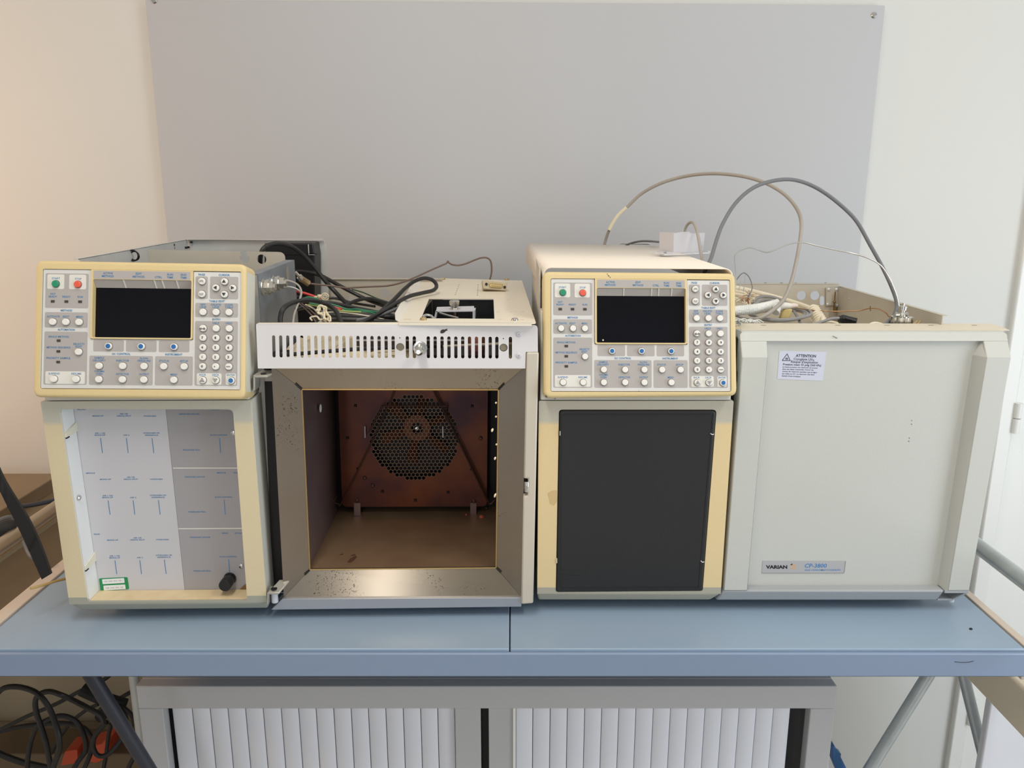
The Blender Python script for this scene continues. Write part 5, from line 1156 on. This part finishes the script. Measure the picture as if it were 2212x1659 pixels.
# aluminium bracket on the lid
BK = Pl((.3, 1.300, 0)); zbk_ = lidz(1470, 547).z
t = thing('metal_bracket', 'bent aluminium bracket standing on the cream lid of the right instrument', 'bracket', BK.pp(1470, 546))
q = [BK.px(1455, 546.5), BK.px(1511, 546.5), BK.px(1519, 540), BK.px(1523, 503), BK.px(1506, 503), BK.px(1506, 503.6), BK.px(1490, 503.6), BK.px(1490, 500.8), BK.px(1472, 501), BK.px(1455.7, 504)]
b = B(); plate(b, BK, q, (), -.0012, 0); obj('front_plate', b, ALU, t)
b = B(); a0, a1 = BK.pp(1455, 546.5), BK.pp(1455.7, 502.5); c0, c1 = onY(1424, 546, 1.335), onY(1424.6, 501.3, 1.335)
hexa(b, [c0, a0, a1, c1] + [p + Vector((.0008, .001, 0)) for p in (c0, a0, a1, c1)]); obj('side_plate', b, ALU, t)
b = B(); tube(b, pxs([(1412, 543, 1.315), (1409, 544, 1.313), (1408.5, 547, 1.31), (1413, 548, 1.305), (1432, 550.5, 1.296), (1446, 550.5, 1.293), (1500, 548, 1.293), (1522, 547, 1.296), (1531, 546.5, 1.298), (1533, 544, 1.298), (1529, 543, 1.298)]), .0009, 8); obj('spring_clip', b, ALU, t)
b = B(); hexa(b, [BK.pp(1424, 546, .006), BK.pp(1456, 548.5, .006), BK.pp(1457, 544, -.004), BK.pp(1425, 543.5, -.03)] + [p - Vector((0, 0, .001)) for p in (BK.pp(1424, 546, .006), BK.pp(1456, 548.5, .006), BK.pp(1457, 544, -.004), BK.pp(1425, 543.5, -.03))]); obj('base_flange', b, ALU, t)
b = B(); lathe(b, BK.pp(1436, 545.5, .004), (0, 0, 1), [(.0025, 0), (.0025, .0012), (.001, .002)], 10); obj('screw', b, CHROME, t)
# --- in the right tray
COILS = [(1597, 622, 1700, 652, 1772, 700), (1597, 629, 1695, 657, 1765, 702), (1597, 636, 1690, 663, 1757, 702)]
for k, (off, lab) in enumerate(((0, 'outermost cream hose of the bundle along the tray rear'), (6.5, 'second cream hose of the bundle, below the outermost'), (13, 'third cream hose of the bundle, nearest the braided sleeve'))):
    cable('cream_hose', HOSE, [(1560, 618 + off, 1.42), (1597, 623 + off, 1.42), (1640, 633 + off, 1.41), (1685, 645 + off, 1.39), (1725, 657 + off, 1.36), (1755, 669 + off, 1.33), (1775, 684 + off * .6, 1.29), (1776, 700, 1.25), (1766, 720, 1.22)], .0042, lab, 10, 5, 'hose', 'cream hoses in the right tray')
b = B()
for k in range(9):
    u = 1756 + k * 2.6 - max(0, k - 6) * 1.5; v = 664 + k * 4.2; c = onY(u, v, 1.31 - k * .004); tube(b, [c + Vector((-.011, 0, -.006)), c + Vector((-.003, -.004, .003)), c + Vector((.008, 0, .001))], .0024, 7, 4)
_tag(obj('spiral_wrap', b, HOSE), 'white spiral wrap around the hose bend in the right tray', 'cable wrap')
t = thing('braided_sleeve', 'white braided glass-fibre sleeve lying in the right tray with a pale cuff', 'sleeve', onY(1640, 672, 1.26))
b = B(); tube(b, pxs([(1560, 674, 1.23), (1592, 671, 1.235), (1630, 667, 1.24), (1660, 661, 1.25), (1679, 656, 1.26)]), .0072, 14); br2 = obj('braid', b, BRAID, t)
b = B(); PTS = spline(pxs([(1560, 674, 1.23), (1592, 671, 1.235), (1630, 667, 1.24), (1660, 661, 1.25), (1679, 656, 1.26)]), 40)
for s in (1, -1):
    for ph in range(5):
        tube(b, [PTS[i] + Vector((0, math.cos(s * i * .35 + ph * 1.257) * .0073, math.sin(s * i * .35 + ph * 1.257) * .0073)) for i in range(0, len(PTS), 2)], .0007, 5, smooth=False)
obj('braid_strands', b, mat('braid_strand', (236, 236, 232), .7), t, kind='stuff')
b = B(); tube(b, pxs([(1676, 660, 1.245), (1678, 668, 1.24), (1675, 675, 1.235)]), .0062, 10); obj('braid_end', b, BRAID, t)
b = B(); tube(b, pxs([(1684, 661, 1.25), (1692, 660, 1.25), (1706, 661, 1.252)]), lambda f: .0068 - .002 * f, 12); obj('cuff', b, mat('cuff_white', (228, 222, 212), .5), t)
b = B(); tube(b, pxs([(1704, 661, 1.252), (1717, 660, 1.254), (1722, 661, 1.255)]), lambda f: .0046 - .002 * f, 10); obj('nozzle', b, mat('nozzle_pink', (226, 210, 198), .5), t)
b = B(); PW = Pl((0, 1.252, 0)); plate(b, PW, [PW.px(1682, 689), PW.px(1704, 688), PW.px(1711, 667), PW.px(1694, 666), PW.px(1688, 674)], (), -.004, .004)
_tag(obj('adhesive_pad', b, mat('amber_adhesive', (206, 184, 122), .35), bevel=.002), 'amber lump of adhesive under the sleeve cuff', 'adhesive')
# grey coil
pts = []
for i in range(74):
    a = i * .34 - .6; k = i / 73; rx = 66 + 9 * math.sin(i * .6) * .5 - 12 * k; ry = 14.5 - 3 * k
    pts.append((1683 + rx * math.cos(a), 678 + ry * math.sin(a) + 6 * k - 2, 1.275 - .05 * math.sin(a)))
pts += [(1735, 703, 1.215), (1770, 697, 1.21), (1795, 689, 1.21), (1813, 687.5, 1.21)]
t = thing('coiled_cable', 'grey cable coiled in the right tray ending in a black plug', 'cable', onY(1683, 690, 1.26))
b = B(); tube(b, pxs(pts), .0024, 9, 3); obj('sheath', b, GREYC, t)
b = B(); tube(b, pxs([(1812, 688, 1.21), (1820, 690, 1.21), (1834, 694, 1.205), (1850, 697, 1.20)]), lambda f: .0042 + .0036 * min(1, f * 4) - .001 * max(0, f - .6), 6, 4); pl_ = obj('plug', b, mat('plug_black', (36, 36, 38), .4), t)
b = B(); tube(b, pxs([(1826, 687, 1.2), (1848, 693.5, 1.195)]), .0016, 6, smooth=False); obj('plug_ridge', b, mat('plug_edge', (48, 48, 50), .4), t)
cable('grey_cable', GREYC, [(1626, 655, 1.36), (1634, 645, 1.37), (1650, 640.5, 1.375), (1672, 643, 1.37), (1690, 650, 1.36), (1705, 658, 1.34)], .0030, 'grey cable hump behind the braided sleeve in the right tray')
cable('grey_cable', GREYC, [(1628, 660, 1.34), (1640, 651, 1.345), (1660, 648, 1.345), (1680, 653, 1.335)], .0030, 'inner grey cable hump close above the braided sleeve')
cable('copper_tube', COPPER, [(1700, 664.5, 1.256), (1720, 665, 1.27), (1745, 669, 1.29), (1780, 672, 1.30), (1820, 672.5, 1.29), (1855, 671, 1.28), (1880, 666, 1.27), (1900, 668, 1.26), (1915, 677, 1.25), (1921, 684, 1.24), (1940, 681, 1.225)], .0010, 'thin copper tube crossing the right tray', 8, 6, 'tube')
b = B(); tube(b, [onY(1880, 661, 1.269), onY(1880, 672, 1.269)], .0009, 6, smooth=False); _tag(obj('copper_tag', b, COPPER), 'tiny copper twist on the thin copper tube', 'tag')
t = thing('steel_fitting', 'knurled steel nut with a threaded tee on top at the right tray edge', 'fitting', onY(1947, 700, 1.20))
b = B(); c = onY(1947, 699, 1.20)
x, y, z = frame_of((0, 0, 1)); prof = []
n = 44; rr = [.0158 if i % 4 < 2 else .0142 for i in range(n)]
v0 = [b.verts.new(c + Vector((math.cos(2 * math.pi * i / n) * rr[i], math.sin(2 * math.pi * i / n) * rr[i], 0))) for i in range(n)]
v1 = [b.verts.new(v.co + Vector((0, 0, .0105))) for v in v0]
for i in range(n): b.faces.new((v0[i - 1], v0[i], v1[i], v1[i - 1]))
b.faces.new(v1); b.faces.new(v0[::-1]); obj('knurled_nut', b, CHROME, t, smooth=20)
b = B(); c2 = c + Vector((0, 0, .0106)); lathe(b, c2, (0, 0, 1), [(.010, 0), (.010, .001), (.0055, .0015), (.0055, .0045), (.0042, .005), (.0042, .010), (.0062, .0104), (.0062, .0155), (.0045, .0165), (.0022, .017), (.0022, .021)], 12)
tube(b, [c2 + Vector((-.011, 0, .004)), c2 + Vector((.008, 0, .004))], .0028, 8, smooth=False); obj('tee', b, CHROME, t)
for k, (u, lab) in enumerate(((1979, 'left brass spring pin beside the knurled nut'), (1986, 'right brass spring pin beside the knurled nut'))):
    b = B(); tube(b, [onY(u - 6, 702, 1.18), onY(u + 2, 693.5, 1.185)], .0016, 8, smooth=False); _tag(obj('spring_pin', b, BRASS), lab, 'pin')
cable('cream_hose', HOSE, [(1870, 712, 1.18), (1880, 701, 1.19), (1890, 698, 1.195), (1902, 700, 1.20), (1915, 706, 1.2)], .0022, 'thin cream hose hump at the front edge of the right tray', 8, 6, 'hose')
for k, (off, lab) in enumerate(((0, 'upper pale lead lying at the front of the right tray'), (5, 'lower pale lead lying at the front of the right tray'))):
    cable('pale_lead', HOSE, [(1776, 697 + off, 1.23), (1792, 695 + off, 1.235), (1810, 699 + off, 1.23), (1826, 706 + off, 1.22)], .0020, lab, 8)
# thin leads by the right panel
cable('thin_lead', SILVW, [(1596, 628, 1.2), (1604, 592, 1.2), (1608, 589, 1.2), (1610, 593, 1.2), (1606, 630, 1.2)], .0006, 'thin upright wire hairpin at the right edge of the right control panel', 6)
cable('thin_lead', GREYD, [(1590, 606, 1.2), (1600, 593, 1.2), (1609, 590, 1.2), (1619, 600, 1.2), (1625, 620, 1.2), (1621, 634, 1.2), (1617, 641, 1.2)], .0008, 'fine dark wire loop behind the right control panel', 6)
t = thing('thermocouple', 'small dark tipped probe with copper strands in the right tray', 'probe', onY(1617, 655, 1.2))
b = B(); tube(b, pxs([(1621, 632, 1.2), (1617, 641, 1.2), (1616, 644, 1.2)]), lambda f: .001 + .0016 * f, 8); obj('tip', b, GREYD, t)
b = B(); tube(b, pxs([(1616, 644, 1.2), (1618, 655, 1.2)]), .0022, 8); tube(b, pxs([(1610, 648, 1.195), (1616, 643, 1.195), (1620, 648, 1.195)]), .0010, 6); obj('strands', b, COPPER, t)
b = B()
for k in range(26):
    u = random.uniform(1592, 1622); v = random.uniform(630, 662); tube(b, pxs([(u, v, 1.27 + .01 * random.random()), (u + random.uniform(-14, 14), v + random.uniform(-7, 7), 1.275), (u + random.uniform(-18, 18), v + random.uniform(-8, 10), 1.27)]), .0008, 5, 4, k % 3)
_tag(obj('frayed_fibres', b, [HOSE, TIE, mat('pinkish_fibre', (196, 156, 128), .7)], kind='stuff'), 'frayed pale fibres heaped at the left end of the right tray', 'fibres')
b = B()
for k in range(16):
    u = random.uniform(1590, 1640); v = random.uniform(690, 706); tube(b, pxs([(u - 12, v, 1.19), (u, v - 5, 1.195), (u + 12, v + 1, 1.19)]), .0011, 5, 4)
_tag(obj('frayed_fibres', b, BRAID, kind='stuff'), 'white braid tufts at the front left corner of the right tray', 'fibres')
# --- over the left instrument
LCB = [
 ('thick black cable rising through the divider hole and falling towards the oven', [(562, 572, 1.40), (563, 552, 1.39), (568, 538, 1.39), (582, 529, 1.40), (602, 526, 1.41), (628, 532, 1.42), (655, 551, 1.44), (680, 578, 1.45), (702, 606, 1.45), (722, 628, 1.45), (745, 652, 1.43), (770, 678, 1.40), (790, 705, 1.36)], .0040, BLACKC),
 ('black cable branching from the fan cover over the rear sheet', [(640, 586, 1.50), (665, 588, 1.49), (692, 595, 1.48), (712, 605, 1.47), (732, 616, 1.46), (762, 632, 1.45), (795, 648, 1.44), (840, 665, 1.40), (900, 690, 1.34)], .0036, BLACKC),
 ('black cable looped upright just behind the slotted fascia', [(606, 706, 1.14), (606, 684, 1.145), (613, 666, 1.15), (632, 654, 1.17), (660, 649, 1.20), (690, 652, 1.23), (712, 660, 1.23), (728, 675, 1.21), (738, 700, 1.18)], .0036, BLACKC),
 ('big black cable loop resting over the cream top plate', [(770, 708, 1.22), (800, 692, 1.25), (826, 670, 1.29), (850, 648, 1.33), (874, 624, 1.37), (895, 608, 1.40), (916, 601, 1.41), (934, 605, 1.41), (943, 617, 1.40), (936, 627, 1.38), (912, 633, 1.35), (884, 640, 1.31), (860, 652, 1.28), (838, 666, 1.25), (806, 684, 1.21), (776, 700, 1.18)], .0034, BLACKC),
 ('long black cable lying across the compartment', [(680, 652, 1.34), (716, 655, 1.34), (760, 664, 1.33), (800, 672, 1.32), (850, 683, 1.30), (900, 700, 1.27)], .0036, BLACKC),
 ('lower black cable lying flat on the compartment wiring', [(700, 680, 1.26), (740, 683, 1.27), (780, 684, 1.27), (830, 684, 1.27), (880, 692, 1.26)], .0042, BLACKC),
 ('second lower black cable under the green wires', [(706, 690, 1.20), (760, 691, 1.21), (820, 694, 1.21), (860, 698, 1.2)], .0042, BLACKC),
 ('black cable hump towards the rear sheet holes', [(745, 662, 1.40), (768, 650, 1.42), (795, 645, 1.43), (826, 652, 1.41), (855, 662, 1.38)], .0032, BLACKC),
 ('dark green lead crossing in front of the rear sheet', [(760, 625, 1.47), (785, 632, 1.46), (815, 645, 1.44), (850, 656, 1.42)], .0013, mat('dark_green', (60, 84, 62), .5)),
 ('upper green wire twisted through the compartment', [(652, 648, 1.27), (664, 642, 1.27), (684, 645, 1.27), (704, 654, 1.26), (730, 661, 1.26), (750, 668, 1.26), (772, 668, 1.27), (800, 672, 1.27), (840, 676, 1.27)], .0013, GREENC),
 ('middle green wire with a yellow stripe in the compartment', [(668, 655, 1.24), (690, 659, 1.24), (712, 666, 1.24), (736, 670, 1.25), (765, 672, 1.25), (790, 673, 1.25), (830, 682, 1.24)], .0012, GREENC),
 ('yellowish green wire behind the ivory ties', [(664, 658, 1.22), (690, 662, 1.23), (720, 668, 1.23), (745, 672, 1.23), (780, 674, 1.23)], .0010, mat('yellow_green', (170, 184, 90), .5)),
 ('black ribbon lead sagging behind the ivory ties', [(640, 668, 1.22), (676, 662, 1.26), (716, 672, 1.28), (756, 678, 1.29), (800, 680, 1.29), (850, 690, 1.28)], .0030, BLACKC),
 ('dark lead from the divider foot to the rear holes', [(640, 640, 1.42), (680, 650, 1.43), (720, 644, 1.44), (760, 654, 1.44), (810, 662, 1.42)], .0024, BLACKC),
 ('grey flat lead under the big black loop', [(770, 692, 1.2), (810, 684, 1.22), (845, 672, 1.25), (862, 664, 1.27)], .0026, GREYD),
 ('thin white wire crossing the green wires', [(690, 676, 1.22), (730, 674, 1.23), (780, 680, 1.23), (830, 690, 1.22)], .0010, HOSE),
 ('red cable running behind the socket sheet', [(630, 622, 1.36), (642, 629, 1.36), (660, 634, 1.36), (678, 640, 1.36), (694, 648, 1.36)], .0022, REDC),
 ('short red lead among the green wires', [(722, 663, 1.24), (732, 667, 1.24), (738, 667, 1.24), (728, 671, 1.24)], .0016, REDC),
 ('upper pale wire soldered to the rear coax socket', [(600, 606, 1.20), (614, 605, 1.205), (632, 609, 1.21), (645, 617, 1.21), (651, 630, 1.20), (648, 646, 1.19), (641, 664, 1.17), (635, 682, 1.15), (633, 705, 1.13)], .0015, BEIGEC),
 ('lower pale wire soldered to the front coax socket', [(612, 619, 1.2), (628, 620, 1.205), (642, 625, 1.205), (650, 633, 1.2), (646, 650, 1.185), (638, 672, 1.165), (633, 692, 1.14), (632, 706, 1.128)], .0013, SILVW),
 ('brown-grey lead descending behind the ivory ties', [(645, 655, 1.25), (660, 668, 1.22), (672, 680, 1.19), (682, 695, 1.16)], .0012, BROWNC),
 ('second brown-grey lead parallel to the first', [(652, 656, 1.25), (668, 668, 1.22), (684, 682, 1.19), (702, 697, 1.16)], .0012, BROWNC),
 ('pale lead coming off the ivory ties', [(660, 658, 1.25), (676, 666, 1.23), (690, 678, 1.2), (712, 694, 1.16)], .0012, HOSE)]
for lab, p, r_, m_ in LCB: cable('lead' if r_ < .003 else 'black_cable', m_, p, r_, lab, 9, 5)
for (u, v, m_, lab) in ((601, 605, GREENC, 'green sleeve on the rear coax socket wire'), (609, 618.5, YELW, 'yellow sleeve on the front coax socket wire')):
    b = B(); tube(b, [onY(u - 1, v, 1.198), onY(u + 6, v + .5, 1.20)] if m_ is YELW else [onY(u - 1, v, 1.198), onY(u + 10, v + 1, 1.20)], .0022, 10, smooth=False); _tag(obj('wire_sleeve', b, m_), lab, 'sleeve')
# ivory cable ties and clips
b = B()
for pts, r_ in (([(704, 692, 1.17), (697, 680, 1.18), (687, 676, 1.18), (691, 668, 1.19), (689, 660, 1.19)], .0018), ([(700, 690, 1.17), (701, 676, 1.18), (699, 664, 1.19), (693, 660, 1.19), (687, 664, 1.19), (688, 672, 1.19)], .0018), ([(696, 690, 1.165), (690, 690, 1.165), (685, 684, 1.17), (676, 684, 1.17), (670, 687, 1.17), (674, 692, 1.165)], .0013), ([(708, 692, 1.17), (710, 682, 1.175), (705, 674, 1.18), (704, 664, 1.18), (698, 662, 1.18)], .0016), ([(714, 694, 1.165), (713, 684, 1.17), (706, 680, 1.175)], .0014), ([(686, 671, 1.18), (683, 669, 1.18)], .0018)):
    tube(b, pxs(pts), r_, 8)
_tag(obj('cable_ties', b, TIE), 'tangle of ivory nylon cable ties behind the fascia', 'cable tie')
b = B(); c = onY(702, 641, 1.36)
tube(b, [c + Vector((.0062 * math.cos(a), 0, .0058 * math.sin(a))) for a in [i * .5 for i in range(13)]], .0012, 8); tube(b, [c + Vector((.0032 * math.cos(a), -.001, .003 * math.sin(a))) for a in [i * .5 for i in range(13)]], .0010, 8)
lathe(b, onY(690, 640, 1.36), (0, 0, 1), [(.003, -.003), (.0042, 0), (.003, .003)], 8); lathe(b, onY(682, 643, 1.36), (0, 0, 1), [(.003, -.003), (.0036, 0), (.003, .003)], 8)
_tag(obj('cable_clamp', b, TIE), 'ivory ring clamp at the foot of the black fan cover', 'clamp')
# brown cable with connector and plug
t = thing('connector_cable', 'thin brown cable from a steel plug to a beige multi-pin connector on the top plate', 'cable', onY(1069, 626, 1.5))
b = B(); tube(b, pxs([(664, 612, 1.40), (690, 615, 1.41), (720, 618, 1.42), (748, 622, 1.42), (775, 620.5, 1.42), (805, 619, 1.43), (835, 617.5, 1.43), (862, 612, 1.44), (895, 600, 1.46), (930, 584, 1.49), (955, 573, 1.50), (964, 569, 1.505), (967.5, 564.5, 1.507), (970, 568, 1.508), (978, 572, 1.51), (992, 573, 1.51), (1008, 569, 1.51), (1025, 562, 1.51), (1040, 557, 1.51), (1053, 557.5, 1.51), (1060, 565, 1.51), (1062, 580, 1.51), (1061, 593, 1.51), (1058, 604, 1.51)]), .0016, 8); obj('sheath', b, BROWNC, t)
b = B(); tube(b, pxs([(667, 613, 1.40), (656, 606, 1.395), (650, 602, 1.39)]), .0058, 8, smooth=False); obj('plug_grip', b, mat('brass_brown', (150, 126, 92), .4, .5), t)
b = B(); tube(b, pxs([(653, 604, 1.392), (646, 597, 1.388)]), .0056, 6, smooth=False); tube(b, pxs([(646, 597, 1.388), (638, 588, 1.384)]), .0030, 8, smooth=False); obj('plug_nut', b, CHROME, t)
KC = Pl(onZ(1069, 629, ZP + .001), R(8), R(18))
def kq(pts): return [KC.px(*p) for p in pts]
b = B(); plate(b, KC, rpoly(kq([(1044, 623), (1093, 628), (1096, 611), (1042, 604)]), .0014), (), -.020, 0); kc = obj('connector_shell', b, mat('beige_connector', (196, 184, 156), .5), t, bevel=.0012)
b = B(); sh = rpoly(kq([(1058, 620.5), (1083, 622.5), (1086, 613.5), (1056, 610.5)]), .002); plate(b, KC, sh, (), .0002, .0035); obj('connector_face', b, mat('gold_pins', (200, 178, 124), .4, .4), t, bevel=.0005)
b = B(); k0, k1 = Vector(KC.px(1060, 613.5)), Vector(KC.px(1083, 616)); l0, l1 = Vector(KC.px(1061, 618)), Vector(KC.px(1082, 619.8))
for i in range(8): a, c = k0.lerp(k1, i / 7); plate(b, KC, circ(a, c, .0007, 6), (), .0036, .0042)
for i in range(7): a, c = l0.lerp(l1, (i + .5) / 7); plate(b, KC, circ(a, c, .0007, 6), (), .0036, .0042)
obj('pins', b, mat('pin_holes', (104, 92, 70), .5), t)
for (u, v) in ((1050.5, 614), (1090, 620.5)):
    b = B(); lathe(b, KC.pp(u, v, .0001), KC.n, [(.0026, 0), (.0026, .002), (.0012, .0022)], 6); obj('jack_screw', b, DARKM, t)
# small pieces seen through the fascia slots
t = thing('heater_block', 'dark block with metal bands showing through the fascia slots', 'block', (-.1, 1.25, 1.29))
b = B(); box(b, -.24, -.07, 1.20, 1.30, 1.2935, 1.322); obj('block_body', b, mat('dark_brown_block', (70, 58, 52), .5, .3), t, bevel=.002)
b = B(); box(b, -.241, -.069, 1.199, 1.2015, 1.302, 1.3045); obj('band', b, ALU, t)
for k, (x, m_, lab) in enumerate(((-.052, mat('oxide_red', (150, 92, 76), .6), 'reddish upright block behind the gas fitting'), (.0, GALVT, 'tan upright sleeve behind the right fascia slots'))):
    b = B(); lathe(b, (x, 1.16, 1.288), (0, 0, 1), [(.012, 0), (.012, .03), (.010, .034), (.010, .046)], 14); _tag(obj('injector_body', b, m_), lab, 'injector')
for k, (x0, x1, zz_, m_, lab) in enumerate(((-.34, -.10, 1.302, BLACKC, 'black lead crossing low behind the left fascia slots'), (-.20, .01, 1.306, HOSE, 'pale lead crossing behind the middle fascia slots'), (-.05, .02, 1.312, BROWNC, 'brown lead slanting behind the right fascia slots'))):
    b = B(); tube(b, [(x0, 1.125 + .004 * k, zz_ - .008), ((x0 + x1) / 2, 1.135, zz_), (x1, 1.128, zz_ + .006)], .003 if k == 0 else .0018, 8); _tag(obj('lead', b, m_), lab, 'cable')
bpy.data.objects.remove(_to)
